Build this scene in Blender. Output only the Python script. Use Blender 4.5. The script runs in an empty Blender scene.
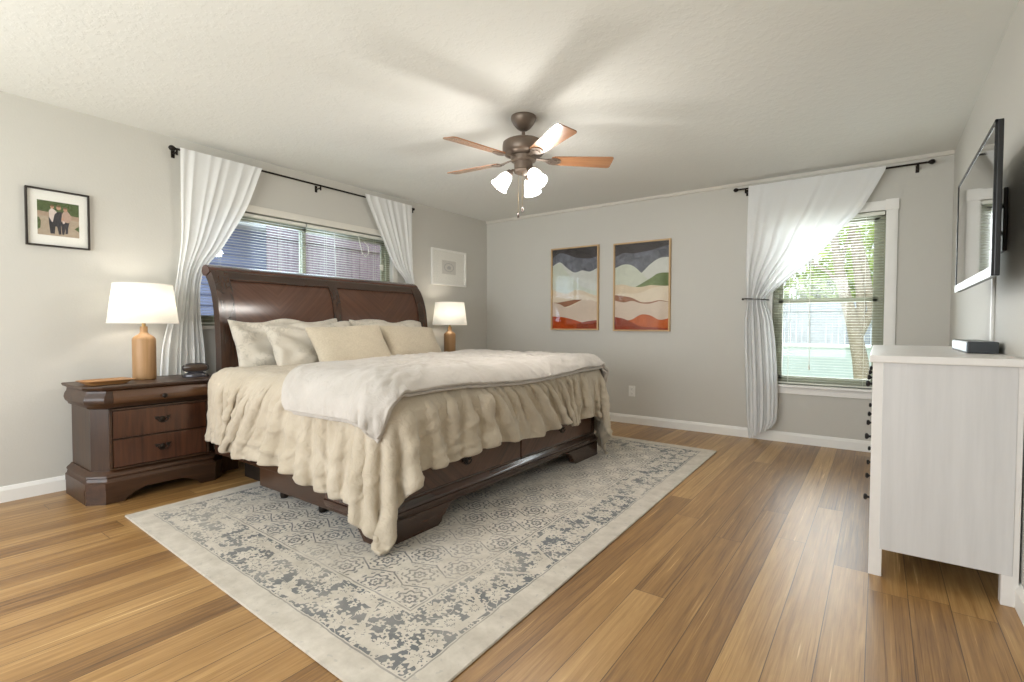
import bpy, bmesh, math, random
import numpy as np
from mathutils import Vector, Matrix, Euler
R = math.radians
PI = math.pi
random.seed(7)
S = bpy.context.scene
COL = S.collection

# ------------------------------------------------------------------ camera, world, light
LROOM, WROOM, HROOM = 5.249, 4.675, 2.44
cam_d = bpy.data.cameras.new('camera')
cam = bpy.data.objects.new('camera', cam_d)
COL.objects.link(cam)
S.camera = cam
cam_d.sensor_fit = 'HORIZONTAL'
cam_d.sensor_width = 36.0
cam_d.lens = 505.86 / 1024 * 36.0
cam_d.clip_start = 0.05
_pitch, _yaw, _roll = 0.0284, -0.6273, 0.0029
_d = Vector((math.sin(_yaw) * math.cos(_pitch), math.cos(_yaw) * math.cos(_pitch), -math.sin(_pitch)))
_r = Vector((math.cos(_yaw), -math.sin(_yaw), 0))
_u = _r.cross(_d)
_r2 = _r * math.cos(_roll) + _u * math.sin(_roll)
_u2 = -_r * math.sin(_roll) + _u * math.cos(_roll)
M = Matrix((_r2, _u2, -_d)).transposed().to_4x4()
M.translation = Vector((4.2231, 0, 1.0577))
cam.matrix_world = M

S.view_settings.view_transform = 'Standard'
S.view_settings.look = 'None'
S.view_settings.gamma = 1
S.view_settings.use_curve_mapping = False
S.view_settings.exposure = 0.72

world = bpy.data.worlds.new('world')
S.world = world
world.use_nodes = True
wn = world.node_tree.nodes
wn['Background'].inputs[0].default_value = (0.80, 0.90, 1.0, 1)
wn['Background'].inputs[1].default_value = 1.25


def lamp(name, kind, loc, energy, color=(1, 1, 1), size=0.1, rot=None, size_y=None):
    d = bpy.data.lights.new(name, kind)
    d.energy = energy
    d.color = color
    if kind == 'AREA':
        d.shape = 'RECTANGLE'
        d.size = size
        d.size_y = size_y or size
    elif kind == 'SUN':
        d.angle = size
    else:
        d.shadow_soft_size = size
    o = bpy.data.objects.new(name, d)
    COL.objects.link(o)
    o.location = loc
    if rot:
        o.rotation_euler = rot
    return o


# sun over the garden (comes from behind the house, never enters the room)
lamp('sun_light', 'SUN', (2, 0, 6), 1.5, (1.0, 0.95, 0.86), R(1), (R(42), 0, R(-20)))
# unseen fill light added behind the camera to brighten the room
lamp('back_fill_light', 'AREA', (2.0, -1.44, 1.28), 66, (0.94, 0.97, 1.0), 3.4, (R(108), 0, 0), 1.7)
# daylight of the bedroom's two windows
lamp('left_window_light', 'AREA', (-0.22, 2.65, 1.65), 15, (0.66, 0.80, 1.0), 1.8, (0, R(-90), 0), 0.8)
lamp('far_window_light', 'AREA', (3.83, 6.10, 1.45), 55, (0.92, 0.96, 1.0), 1.7, (R(-90), 0, 0), 1.7)


# ------------------------------------------------------------------ material helpers
def lin(c):
    o = []
    for v in c[:3]:
        v = v / 255.0
        o.append(v / 12.92 if v <= 0.04045 else ((v + 0.055) / 1.055) ** 2.4)
    return tuple(o) + (1.0,)


class NT:
    def __init__(self, name):
        self.m = bpy.data.materials.new(name)
        self.m.use_nodes = True
        self.t = self.m.node_tree
        self.n = self.t.nodes
        self.bsdf = self.n['Principled BSDF']
        self.out = self.n['Material Output']

    def node(self, typ, **kw):
        x = self.n.new(typ)
        for k, v in kw.items():
            setattr(x, k, v)
        return x

    def link(self, a, b):
        self.t.links.new(a, b)

    def put(self, sock, v):
        if isinstance(v, X):
            self.link(v.s, sock)
        elif isinstance(v, bpy.types.NodeSocket):
            self.link(v, sock)
        else:
            sock.default_value = v

    def math(self, op, a, b=0.0, c=0.0):
        n = self.node('ShaderNodeMath', operation=op)
        self.put(n.inputs[0], a)
        if len(n.inputs) > 1:
            self.put(n.inputs[1], b)
        if len(n.inputs) > 2:
            self.put(n.inputs[2], c)
        return X(self, n.outputs[0])

    def coords(self, kind='Object'):
        n = self.node('ShaderNodeTexCoord')
        s = self.node('ShaderNodeSeparateXYZ')
        self.link(n.outputs[kind], s.inputs[0])
        return X(self, s.outputs[0]), X(self, s.outputs[1]), X(self, s.outputs[2])

    def comb(self, x, y, z=0.0):
        n = self.node('ShaderNodeCombineXYZ')
        self.put(n.inputs[0], x); self.put(n.inputs[1], y); self.put(n.inputs[2], z)
        return n.outputs[0]

    def noise(self, vec, scale=5.0, detail=3.0, rough=0.5, dist=0.0):
        n = self.node('ShaderNodeTexNoise')
        if vec is not None:
            self.link(vec, n.inputs['Vector'])
        n.inputs['Scale'].default_value = scale
        n.inputs['Detail'].default_value = detail
        n.inputs['Roughness'].default_value = rough
        n.inputs['Distortion'].default_value = dist
        return X(self, n.outputs[0])

    def white(self, vec):
        n = self.node('ShaderNodeTexWhiteNoise', noise_dimensions='3D')
        self.link(vec, n.inputs['Vector'])
        return X(self, n.outputs['Value'])

    def ramp(self, fac, stops, interp='LINEAR'):
        n = self.node('ShaderNodeValToRGB')
        n.color_ramp.interpolation = interp
        e = n.color_ramp.elements
        while len(e) < len(stops):
            e.new(0.5)
        for i, (p, c) in enumerate(stops):
            e[i].position = p
            e[i].color = c if len(c) == 4 and max(c) <= 1.0 else lin(c)
        self.put(n.inputs[0], fac)
        return n.outputs[0]

    def mix(self, fac, a, b, blend='MIX'):
        n = self.node('ShaderNodeMix', data_type='RGBA', blend_type=blend)
        self.put(n.inputs[0], fac)
        self.put(n.inputs[6], a); self.put(n.inputs[7], b)
        return n.outputs[2]

    def bump(self, h, strength=0.2, dist=0.01):
        n = self.node('ShaderNodeBump')
        n.inputs['Strength'].default_value = strength
        n.inputs['Distance'].default_value = dist
        self.put(n.inputs['Height'], h)
        self.link(n.outputs[0], self.bsdf.inputs['Normal'])

    def base(self, c):
        self.put(self.bsdf.inputs['Base Color'], c)

    def set(self, **kw):
        for k, v in kw.items():
            self.put(self.bsdf.inputs[k.replace('_', ' ')], v)


class X:
    def __init__(self, t, s):
        self.t, self.s = t, s
    def __add__(self, o): return self.t.math('ADD', self, o)
    def __sub__(self, o): return self.t.math('SUBTRACT', self, o)
    def __rsub__(self, o): return self.t.math('SUBTRACT', o, self)
    def __mul__(self, o): return self.t.math('MULTIPLY', self, o)
    def __truediv__(self, o): return self.t.math('DIVIDE', self, o)
    __radd__ = __add__
    __rmul__ = __mul__
    def lt(self, o): return self.t.math('LESS_THAN', self, o)
    def gt(self, o): return self.t.math('GREATER_THAN', self, o)
    def abs(self): return self.t.math('ABSOLUTE', self)
    def floor(self): return self.t.math('FLOOR', self)
    def fmod(self, o): return self.t.math('FLOORED_MODULO', self, o)
    def min(self, o): return self.t.math('MINIMUM', self, o)
    def max(self, o): return self.t.math('MAXIMUM', self, o)
    def sin(self): return self.t.math('SINE', self)
    def sqrt(self): return self.t.math('SQRT', self)
    def atan2(self, o): return self.t.math('ARCTAN2', self, o)
    def clamp(self):
        r = self.t.math('ADD', self, 0.0)
        r.s.node.use_clamp = True
        return r
    def ss(self, a, b):
        n = self.t.node('ShaderNodeMapRange', interpolation_type='SMOOTHSTEP')
        self.t.put(n.inputs[0], self)
        n.inputs[1].default_value = a; n.inputs[2].default_value = b
        return X(self.t, n.outputs[0])


MATS = {}


def plain(name, col, rough=0.5, metal=0.0, spec=0.5, var=0.06, nscale=12.0, bump=0.0, bscale=200.0, coat=0.0):
    if name in MATS:
        return MATS[name]
    t = NT(name)
    c = lin(col)
    x, y, z = t.coords()
    v = t.comb(x, y, z)
    n = t.noise(v, nscale, 3)
    d = tuple(max(0, k * (1 - var)) for k in c[:3]) + (1,)
    l = tuple(min(1, k * (1 + var)) for k in c[:3]) + (1,)
    t.base(t.ramp(n, [(0.3, d), (0.7, l)]))
    t.set(Roughness=rough, Metallic=metal, Specular_IOR_Level=spec, Coat_Weight=coat, Coat_Roughness=0.15)
    if bump:
        t.bump(t.noise(v, bscale, 2), bump, 0.004)
    MATS[name] = t.m
    return t.m


def wood(name, dark, light, axis='y', rough=0.25, scale=1.0, coat=0.3, chevron=None):
    if name in MATS:
        return MATS[name]
    t = NT(name)
    x, y, z = t.coords()
    if chevron is not None:
        # diagonal book-matched veneer
        a = y - chevron
        along = z + (a.abs() * -0.9)
        v = t.comb(along * 38.0, a * 2.2, x * 2.0)
    else:
        k = {'x': (2.2, 30, 30), 'y': (30, 2.2, 30), 'z': (30, 30, 2.2)}[axis]
        v = t.comb(x * k[0], y * k[1], z * k[2])
    n = t.noise(v, scale, 6, 0.6, 0.6)
    v2 = t.comb(x, y, z)
    n2 = t.noise(v2, 3.0, 2)
    f = (n * 0.75 + n2 * 0.3)
    t.base(t.ramp(f, [(0.32, lin(dark)), (0.68, lin(light))]))
    t.set(Roughness=rough, Coat_Weight=coat, Coat_Roughness=0.22)
    t.bump(n, 0.04, 0.002)
    MATS[name] = t.m
    return t.m


def emissive(name, col, strength, base=(250, 248, 242)):
    t = NT(name)
    x, y, z = t.coords()
    n = t.noise(t.comb(x, y, z), 40.0, 2)
    t.base(t.ramp(n, [(0.0, lin(base)), (1.0, lin(base))]))
    t.set(Roughness=0.4, Emission_Color=lin(col), Emission_Strength=strength)
    return t.m


# ------------------------------------------------------------------ mesh helpers
def tag(o, label=None, cat=None, group=None, kind=None):
    if label: o['label'] = label
    if cat: o['category'] = cat
    if group: o['group'] = group
    if kind: o['kind'] = kind
    return o


def empty(name, loc=(0, 0, 0), rz=0.0):
    o = bpy.data.objects.new(name, None)
    o.empty_display_size = 0.05
    o.location = loc
    o.rotation_euler = (0, 0, rz)
    COL.objects.link(o)
    return o


def build(name, bm, mats, parent=None, smooth=False, loc=None):
    me = bpy.data.meshes.new(name)
    bmesh.ops.recalc_face_normals(bm, faces=bm.faces)
    bm.to_mesh(me)
    bm.free()
    if not isinstance(mats, (list, tuple)):
        mats = [mats]
    for m in mats:
        me.materials.append(m)
    if smooth:
        for p in me.polygons:
            p.use_smooth = True
        if smooth != 'all':
            try:
                me.set_sharp_from_angle(angle=R(38))
            except Exception:
                pass
    o = bpy.data.objects.new(name, me)
    COL.objects.link(o)
    if parent is not None:
        o.parent = parent
    if loc:
        o.location = loc
    return o


def BM():
    return bmesh.new()


def box(bm, x0, x1, y0, y1, z0, z1, bev=0.0, mi=0, seg=2):
    if x0 > x1: x0, x1 = x1, x0
    if y0 > y1: y0, y1 = y1, y0
    if z0 > z1: z0, z1 = z1, z0
    t = bmesh.new()
    vs = [t.verts.new(p) for p in
          [(x0, y0, z0), (x1, y0, z0), (x1, y1, z0), (x0, y1, z0), (x0, y0, z1), (x1, y0, z1), (x1, y1, z1), (x0, y1, z1)]]
    for f in [(0, 3, 2, 1), (4, 5, 6, 7), (0, 1, 5, 4), (1, 2, 6, 5), (2, 3, 7, 6), (3, 0, 4, 7)]:
        t.faces.new([vs[i] for i in f])
    if bev:
        bmesh.ops.bevel(t, geom=list(t.edges), offset=bev, segments=seg, affect='EDGES', profile=0.6)
    merge(bm, t, mi)


def merge(bm, t, mi=0, mat=None):
    mp = {}
    for v in t.verts:
        co = v.co if mat is None else mat @ v.co
        mp[v] = bm.verts.new(co)
    for f in t.faces:
        try:
            nf = bm.faces.new([mp[v] for v in f.verts])
            nf.material_index = mi
        except ValueError:
            pass
    t.free()


def prism(bm, pts, axis, a0, a1, mi=0, bev=0.0):
    """pts: 2D polygon; axis: extrusion axis; the pts are the two remaining coordinates in order"""
    t = bmesh.new()
    def P(p, a):
        if axis == 'x': return (a, p[0], p[1])
        if axis == 'y': return (p[0], a, p[1])
        return (p[0], p[1], a)
    A = [t.verts.new(P(p, a0)) for p in pts]
    B = [t.verts.new(P(p, a1)) for p in pts]
    t.faces.new(A)
    t.faces.new(B[::-1])
    n = len(pts)
    for i in range(n):
        t.faces.new([A[i], B[i], B[(i + 1) % n], A[(i + 1) % n]])
    if bev:
        bmesh.ops.bevel(t, geom=list(t.edges), offset=bev, segments=2, affect='EDGES')
    merge(bm, t, mi)


def lathe(bm, prof, c=(0, 0, 0), n=32, mi=0, mat=None, cap=True):
    """prof: [(r,z)...] around z"""
    t = bmesh.new()
    rings = []
    for r, z in prof:
        rings.append([t.verts.new((c[0] + r * math.cos(2 * PI * i / n), c[1] + r * math.sin(2 * PI * i / n), c[2] + z)) for i in range(n)])
    for a, b in zip(rings[:-1], rings[1:]):
        for i in range(n):
            t.faces.new([a[i], a[(i + 1) % n], b[(i + 1) % n], b[i]])
    if cap:
        if prof[0][0] > 1e-5: t.faces.new(rings[0][::-1])
        if prof[-1][0] > 1e-5: t.faces.new(rings[-1])
    bmesh.ops.remove_doubles(t, verts=t.verts, dist=1e-6)
    merge(bm, t, mi, mat)


def tube(bm, pts, r, n=10, mi=0, closed=False):
    t = bmesh.new()
    pts = [Vector(p) for p in pts]
    rings = []
    N = len(pts)
    rr = r if isinstance(r, (list, tuple)) else [r] * N
    prev = None
    for i, p in enumerate(pts):
        a = pts[i - 1] if (i > 0 or closed) else pts[i]
        b = pts[(i + 1) % N] if (i < N - 1 or closed) else pts[i]
        d = (b - a).normalized()
        ref = Vector((0, 0, 1)) if abs(d.z) < 0.9 else Vector((1, 0, 0))
        u = d.cross(ref).normalized() if prev is None else (prev - d * prev.dot(d)).normalized()
        prev = u
        v = d.cross(u)
        rings.append([t.verts.new(p + (u * math.cos(2 * PI * k / n) + v * math.sin(2 * PI * k / n)) * rr[i]) for k in range(n)])
    m = N if closed else N - 1
    for i in range(m):
        a, b = rings[i], rings[(i + 1) % N]
        for k in range(n):
            t.faces.new([a[k], a[(k + 1) % n], b[(k + 1) % n], b[k]])
    if not closed:
        t.faces.new(rings[0][::-1]); t.faces.new(rings[-1])
    merge(bm, t, mi)


def loft(bm, sections, mi=0, cap=True):
    """sections: list of equal-length closed 3D rings"""
    t = bmesh.new()
    rs = [[t.verts.new(p) for p in s] for s in sections]
    n = len(rs[0])
    for a, b in zip(rs[:-1], rs[1:]):
        for i in range(n):
            t.faces.new([a[i], a[(i + 1) % n], b[(i + 1) % n], b[i]])
    if cap:
        t.faces.new(rs[0][::-1]); t.faces.new(rs[-1])
    merge(bm, t, mi)


def gridmesh(bm, P, mi=0):
    """P: array (n,m,3)"""
    n, m = P.shape[:2]
    vs = [[bm.verts.new(P[i, j]) for j in range(m)] for i in range(n)]
    for i in range(n - 1):
        for j in range(m - 1):
            f = bm.faces.new([vs[i][j], vs[i + 1][j], vs[i + 1][j + 1], vs[i][j + 1]])
            f.material_index = mi


def solid(o, th, offset=0.0, sub=0):
    m = o.modifiers.new('solid', 'SOLIDIFY')
    m.thickness = th
    m.offset = offset
    if sub:
        s = o.modifiers.new('sub', 'SUBSURF')
        s.levels = sub
        s.render_levels = sub


# ------------------------------------------------------------------ room materials
def wall_mat(name, col):
    t = NT(name)
    x, y, z = t.coords()
    v = t.comb(x, y, z)
    n = t.noise(v, 1.2, 2)
    c = lin(col)
    t.base(t.ramp(n, [(0.2, tuple(k * 0.97 for k in c[:3]) + (1,)), (0.8, c)]))
    t.set(Roughness=0.62, Specular_IOR_Level=0.3)
    t.bump(t.noise(v, 70.0, 3, 0.6), 0.22, 0.004)
    return t.m


WALL = wall_mat('painted_wall', (203, 200, 192))
t = NT('textured_ceiling')
x, y, z = t.coords()
v = t.comb(x, y, z)
n = t.noise(v, 26.0, 4, 0.6)
t.base(t.ramp(t.noise(v, 1.0, 2), [(0.2, lin((229, 229, 223))), (0.8, lin((233, 233, 228)))]))
t.set(Roughness=0.8, Specular_IOR_Level=0.2)
t.bump(n.ss(0.45, 0.62), 0.2, 0.005)
CEIL = t.m
TRIM = plain('white_trim_paint', (240, 238, 233), 0.4, var=0.01)

# floor: strand bamboo planks running along y
t = NT('bamboo_plank_floor')
x, y, z = t.coords('Object')
PWID, PLEN = 0.1275, 2.4
row = (x / PWID).floor()
fx = x / PWID - row
off = t.white(t.comb(row, 3.1, 0.0)) * PLEN * 3.0
ys = (y + off) / PLEN
seg = ys.floor()
fy = ys - seg
rnd = t.white(t.comb(row, seg, 1.0))
rnd2 = t.white(t.comb(row, seg, 7.0))
vv = t.comb(x * 60.0 + rnd * 90.0, y * 1.6 + rnd2 * 40.0, rnd * 10.0)
g1 = t.noise(vv, 1.0, 5, 0.62, 1.2)
vv2 = t.comb(x * 17.0 + rnd2 * 50.0, y * 0.9 + rnd * 20.0, 0.0)
g2 = t.noise(vv2, 1.0, 4, 0.6, 1.6)
vv3 = t.comb(x * 240.0, y * 9.0, rnd)
g3 = t.noise(vv3, 1.0, 3, 0.6)
tone = rnd * 0.34 + g2 * 0.62 + g1 * 0.52 + g3 * 0.26 - 0.37
g4 = t.noise(t.comb(x * 95.0 + rnd * 30.0, y * 1.1 + rnd2 * 9.0, 4.0), 1.0, 3, 0.6, 0.8)
hair = (g4.ss(0.60, 0.72)) * (g2.ss(0.45, 0.6)) * 0.30
darkh = (g4.ss(0.42, 0.30)) * 0.16
tone = tone + hair * 1.3 - darkh * 1.4
colr = t.ramp(tone, [(0.08, lin((84, 57, 31))), (0.32, lin((130, 94, 53))), (0.53, lin((161, 122, 72))), (0.78, lin((190, 152, 99))), (0.98, lin((218, 186, 134)))])
gap = fx.lt(0.012).max(fx.gt(0.988)).max(fy.lt(0.0012))
t.base(t.mix(gap * 0.75, colr, lin((52, 34, 22))))
t.put(t.bsdf.inputs['Roughness'], (g3 * 0.14 + 0.32))
t.set(Specular_IOR_Level=0.5, Coat_Weight=0.25, Coat_Roughness=0.36)
t.bump((1.0 - gap) * 0.6 + g3 * 0.25, 0.15, 0.002)
FLOOR = t.m

# ------------------------------------------------------------------ room shell
YB = -1.75
TH = 0.14
bm = BM(); box(bm, -TH, WROOM + TH, YB - TH, LROOM + TH, -0.12, 0.0)
tag(build('floor', bm, FLOOR), kind='structure')
bm = BM(); box(bm, -TH, WROOM + TH, YB - TH, LROOM + TH, HROOM, HROOM + 0.15)
tag(build('ceiling', bm, CEIL), kind='structure')
# left wall with window opening
LW = dict(y0=1.68, y1=3.64, z0=1.06, z1=1.995)
bm = BM()
box(bm, -TH, 0, YB, LW['y0'], 0, HROOM)
box(bm, -TH, 0, LW['y1'], LROOM, 0, HROOM)
box(bm, -TH, 0, LW['y0'], LW['y1'], 0, LW['z0'])
box(bm, -TH, 0, LW['y0'], LW['y1'], LW['z1'], HROOM)
tag(build('wall_left', bm, WALL), kind='structure')
FW = dict(x0=3.415, x1=4.255, z0=0.535, z1=2.035)
bm = BM()
box(bm, -TH, FW['x0'], LROOM, LROOM + TH, 0, HROOM)
box(bm, FW['x1'], WROOM + TH, LROOM, LROOM + TH, 0, HROOM)
box(bm, FW['x0'], FW['x1'], LROOM, LROOM + TH, 0, FW['z0'])
box(bm, FW['x0'], FW['x1'], LROOM, LROOM + TH, FW['z1'], HROOM)
tag(build('wall_far', bm, WALL), kind='structure')
bm = BM(); box(bm, WROOM, WROOM + TH, YB, LROOM, 0, HROOM)
tag(build('wall_right', bm, WALL), kind='structure')
bm = BM()
BX0, BX1, BZ0, BZ1 = 0.35, 3.65, 0.55, 2.12  # opening cut for the added window behind the camera
box(bm, -TH, BX0, YB - TH, YB, 0, HROOM); box(bm, BX1, WROOM + TH, YB - TH, YB, 0, HROOM)
box(bm, BX0, BX1, YB - TH, YB, 0, BZ0); box(bm, BX0, BX1, YB - TH, YB, BZ1, HROOM)
tag(build('wall_back', bm, WALL), kind='structure')


def base_prof(s):  # (distance from wall, z)
    return [(0, 0), (0.016, 0), (0.016, 0.070), (0.012, 0.080), (0.008, 0.090), (0, 0.094)]


bm = BM(); prism(bm, [(a, z) for a, z in base_prof(1)], 'y', YB, LROOM)
tag(build('baseboard_left', bm, TRIM), kind='structure')
bm = BM(); prism(bm, [(LROOM - a, z) for a, z in base_prof(1)], 'x', 0.016, WROOM - 0.016)
tag(build('baseboard_far', bm, TRIM), kind='structure')
bm = BM(); prism(bm, [(WROOM - a, z) for a, z in base_prof(1)], 'y', YB, LROOM)
tag(build('baseboard_right', bm, TRIM), kind='structure')
bm = BM(); prism(bm, [(LROOM, HROOM - 0.030), (LROOM - 0.014, HROOM - 0.026), (LROOM - 0.022, HROOM), (LROOM, HROOM)], 'x', 0, WROOM)
tag(build('trim_1', bm, wall_mat('painted_crown', (214, 209, 199))), kind='structure')

# ------------------------------------------------------------------ windows
FRAMEM = plain('sage_window_frame', (158, 161, 140), 0.45, var=0.03)
t = NT('window_glass')
gl = t.node('ShaderNodeBsdfGlossy'); gl.inputs['Roughness'].default_value = 0.02
tr = t.node('ShaderNodeBsdfTransparent')
tr.inputs[0].default_value = (0.97, 0.985, 0.98, 1)
ge = t.node('ShaderNodeNewGeometry')
vm = t.node('ShaderNodeVectorMath', operation='DOT_PRODUCT')
t.link(ge.outputs['Incoming'], vm.inputs[0]); t.link(ge.outputs['Normal'], vm.inputs[1])
cosv = X(t, vm.outputs['Value']).abs()
fres = t.math('POWER', 1.0 - cosv, 5.0) * 0.95 + 0.035
mx = t.node('ShaderNodeMixShader')
t.link(fres.s, mx.inputs[0]); t.link(tr.outputs[0], mx.inputs[1]); t.link(gl.outputs[0], mx.inputs[2])
t.link(mx.outputs[0], t.out.inputs[0])
GLASS = t.m

w1 = empty('window_1', (0, 2.65, LW['z0'])); tag(w1, kind='structure')


def child(o, root):
    """keep world coordinates while parenting"""
    o.parent = root
    o.matrix_parent_inverse = Matrix.LocRotScale(root.location, root.rotation_euler, None).inverted()
    return o


def part(name, bm, mat, root, smooth=False):
    o = build(name, bm, mat, None, smooth)
    return child(o, root)


y0, y1, z0, z1 = LW['y0'], LW['y1'], LW['z0'], LW['z1']
bm = BM()
for a in ((y0, y0 + 0.045, z0, z1), (y1 - 0.045, y1, z0, z1), (y0, y1, z0, z0 + 0.045), (y0, y1, z1 - 0.04, z1)):
    box(bm, -0.10, -0.045, a[0], a[1], a[2], a[3], 0.003)
part('window_frame', bm, FRAMEM, w1)
for (a, b, xx) in ((y0 + 0.045, 2.665, -0.062), (2.625, y1 - 0.045, -0.088)):
    bm = BM()
    for q in ((a, a + 0.035, z0 + 0.045, z1 - 0.04), (b - 0.035, b, z0 + 0.045, z1 - 0.04), (a, b, z0 + 0.045, z0 + 0.08), (a, b, z1 - 0.075, z1 - 0.04)):
        box(bm, xx - 0.012, xx + 0.012, q[0], q[1], q[2], q[3], 0.002)
    s = part('sash', bm, FRAMEM, w1)
    bm = BM(); box(bm, xx - 0.002, xx + 0.002, a + 0.03, b - 0.03, z0 + 0.07, z1 - 0.07)
    part('glass_pane', bm, GLASS, w1)
bm = BM()
box(bm, 0.0, 0.018, y0 - 0.06, y1 + 0.06, z1, z1 + 0.058, 0.003)
box(bm, 0.0, 0.018, y0 - 0.06, y0, z0 - 0.03, z1, 0.003)
box(bm, 0.0, 0.018, y1, y1 + 0.06, z0 - 0.03, z1, 0.003)
box(bm, 0.0, 0.030, y0 - 0.08, y1 + 0.08, z0 - 0.03, z0 - 0.002, 0.003)
part('window_casing', bm, plain('cream_casing', (222, 218, 208), 0.45, var=0.01), w1)

w2 = empty('window_2', (3.835, LROOM, FW['z0'])); tag(w2, kind='structure')
x0, x1, z0, z1 = FW['x0'], FW['x1'], FW['z0'], FW['z1']
bm = BM()
for a in ((x0, x0 + 0.045, z0, z1), (x1 - 0.045, x1, z0, z1), (x0, x1, z0, z0 + 0.04), (x0, x1, z1 - 0.04, z1)):
    box(bm, a[0], a[1], LROOM + 0.05, LROOM + 0.11, a[2], a[3], 0.003)
part('window_frame', bm, FRAMEM, w2)
for (a, b, yy) in ((z0 + 0.04, 1.315, LROOM + 0.065), (1.285, z1 - 0.04, LROOM + 0.092)):
    bm = BM()
    for q in ((x0 + 0.045, x0 + 0.08, a, b), (x1 - 0.08, x1 - 0.045, a, b), (x0 + 0.045, x1 - 0.045, a, a + 0.035), (x0 + 0.045, x1 - 0.045, b - 0.035, b)):
        box(bm, q[0], q[1], yy - 0.012, yy + 0.012, q[2], q[3], 0.002)
    part('sash', bm, FRAMEM, w2)
    bm = BM(); box(bm, x0 + 0.075, x1 - 0.075, yy - 0.002, yy + 0.002, a + 0.03, b - 0.03)
    part('glass_pane', bm, GLASS, w2)
bm = BM()
box(bm, x1, x1 + 0.078, LROOM - 0.018, LROOM, z0 - 0.02, z1, 0.003)
box(bm, x1 + 0.012, x1 + 0.066, LROOM - 0.024, LROOM, z0 - 0.02, z1, 0.003)
box(bm, x0 - 0.078, x0, LROOM - 0.018, LROOM, z0 - 0.02, z1, 0.003)
box(bm, x0, x1, LROOM - 0.018, LROOM, z1, z1 + 0.078, 0.003)
box(bm, x0, x1, LROOM - 0.024, LROOM, z1 + 0.012, z1 + 0.066, 0.003)
for c in (x0 - 0.039, x1 + 0.039):
    box(bm, c - 0.045, c + 0.045, LROOM - 0.03, LROOM, z1 - 0.005, z1 + 0.085, 0.004)
part('window_casing', bm, TRIM, w2)
bm = BM()
box(bm, x0 - 0.11, x1 + 0.11, LROOM - 0.055, LROOM + 0.05, z0 - 0.022, z0, 0.005)
box(bm, x0 - 0.08, x1 + 0.08, LROOM - 0.016, LROOM, z0 - 0.085, z0 - 0.022, 0.004)
part('window_sill', bm, TRIM, w2)

w3 = empty('added_window_3', (2.0, YB, BZ0)); tag(w3, kind='structure')  # invented window, added to give the fill light a source
bm = BM()
for q in ((BX0, BX0 + 0.05, BZ0, BZ1), (BX1 - 0.05, BX1, BZ0, BZ1), (BX0, BX1, BZ0, BZ0 + 0.05), (BX0, BX1, BZ1 - 0.05, BZ1), (1.42, 1.48, BZ0, BZ1), (2.52, 2.58, BZ0, BZ1)):
    box(bm, q[0], q[1], YB - 0.10, YB - 0.05, q[2], q[3], 0.003)
part('window_frame', bm, FRAMEM, w3)
bm = BM()
for q in ((BX0 - 0.07, BX0, BZ0, BZ1 + 0.07), (BX1, BX1 + 0.07, BZ0, BZ1 + 0.07), (BX0, BX1, BZ1, BZ1 + 0.07), (BX0 - 0.09, BX1 + 0.09, BZ0 - 0.03, BZ0)):
    box(bm, q[0], q[1], YB, YB + 0.018, q[2], q[3], 0.003)
part('window_casing', bm, TRIM, w3)
for a_, b_ in ((BX0 + 0.05, 1.42), (1.48, 2.52), (2.58, BX1 - 0.05)):
    bm = BM(); box(bm, a_, b_, YB - 0.077, YB - 0.073, BZ0 + 0.05, BZ1 - 0.05)
    part('glass_pane', bm, GLASS, w3)
SLAT = plain('vinyl_slat', (226, 226, 214), 0.4, var=0.01)


def blind(root, axis, a0, a1, zt, zb, dep, pitch, tilt, cords, wand=None):
    """axis: direction of the slats; dep: position across"""
    def P(a, d, z):
        return (a, d, z) if axis == 'x' else (d, a, z)
    def bx(bm, A0, A1, d0, d1, za, zb_, bev=0.0):
        if axis == 'x': box(bm, A0, A1, d0, d1, za, zb_, bev)
        else: box(bm, d0, d1, A0, A1, za, zb_, bev)
    bm = BM(); bx(bm, a0, a1, dep - 0.014, dep + 0.014, zt - 0.028, zt, 0.002)
    part('headrail', bm, SLAT, root)
    bm = BM()
    z = zt - 0.045
    hw = 0.0105
    while z > zb + 0.02:
        ring = []
        for e, A in enumerate((a0 + 0.003, a1 - 0.003)):
            pts = []
            for k in (-1, -0.4, 0.4, 1):
                pts.append(bm.verts.new(P(A, dep + k * hw * math.cos(tilt), z + k * hw * math.sin(tilt) + 0.0012 * (1 - k * k))))
            ring.append(pts)
        for k in range(3):
            bm.faces.new([ring[0][k], ring[0][k + 1], ring[1][k + 1], ring[1][k]])
        z -= pitch
    s = part('slats', bm, SLAT, root, 'all')
    solid(s, 0.0006)
    bm = BM(); bx(bm, a0, a1, dep - 0.012, dep + 0.012, zb, zb + 0.014, 0.003)
    part('bottom_rail', bm, SLAT, root)
    for c in cords:
        bm = BM()
        tube(bm, [P(c, dep + 0.015, zt - 0.02), P(c, dep + 0.015, zb + 0.01)], 0.0012, 6)
        tube(bm, [P(c, dep - 0.015, zt - 0.02), P(c, dep - 0.015, zb + 0.01)], 0.0012, 6)
        part('ladder_cord', bm, SLAT, root)
    if wand:
        bm = BM(); tube(bm, [P(wand[0], wand[1], zt - 0.03), P(wand[0] + 0.02, wand[1], zt - wand[2])], 0.004, 8)
        part('tilt_wand', bm, plain('clear_wand', (205, 208, 205), 0.2, var=0.01), root)


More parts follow.
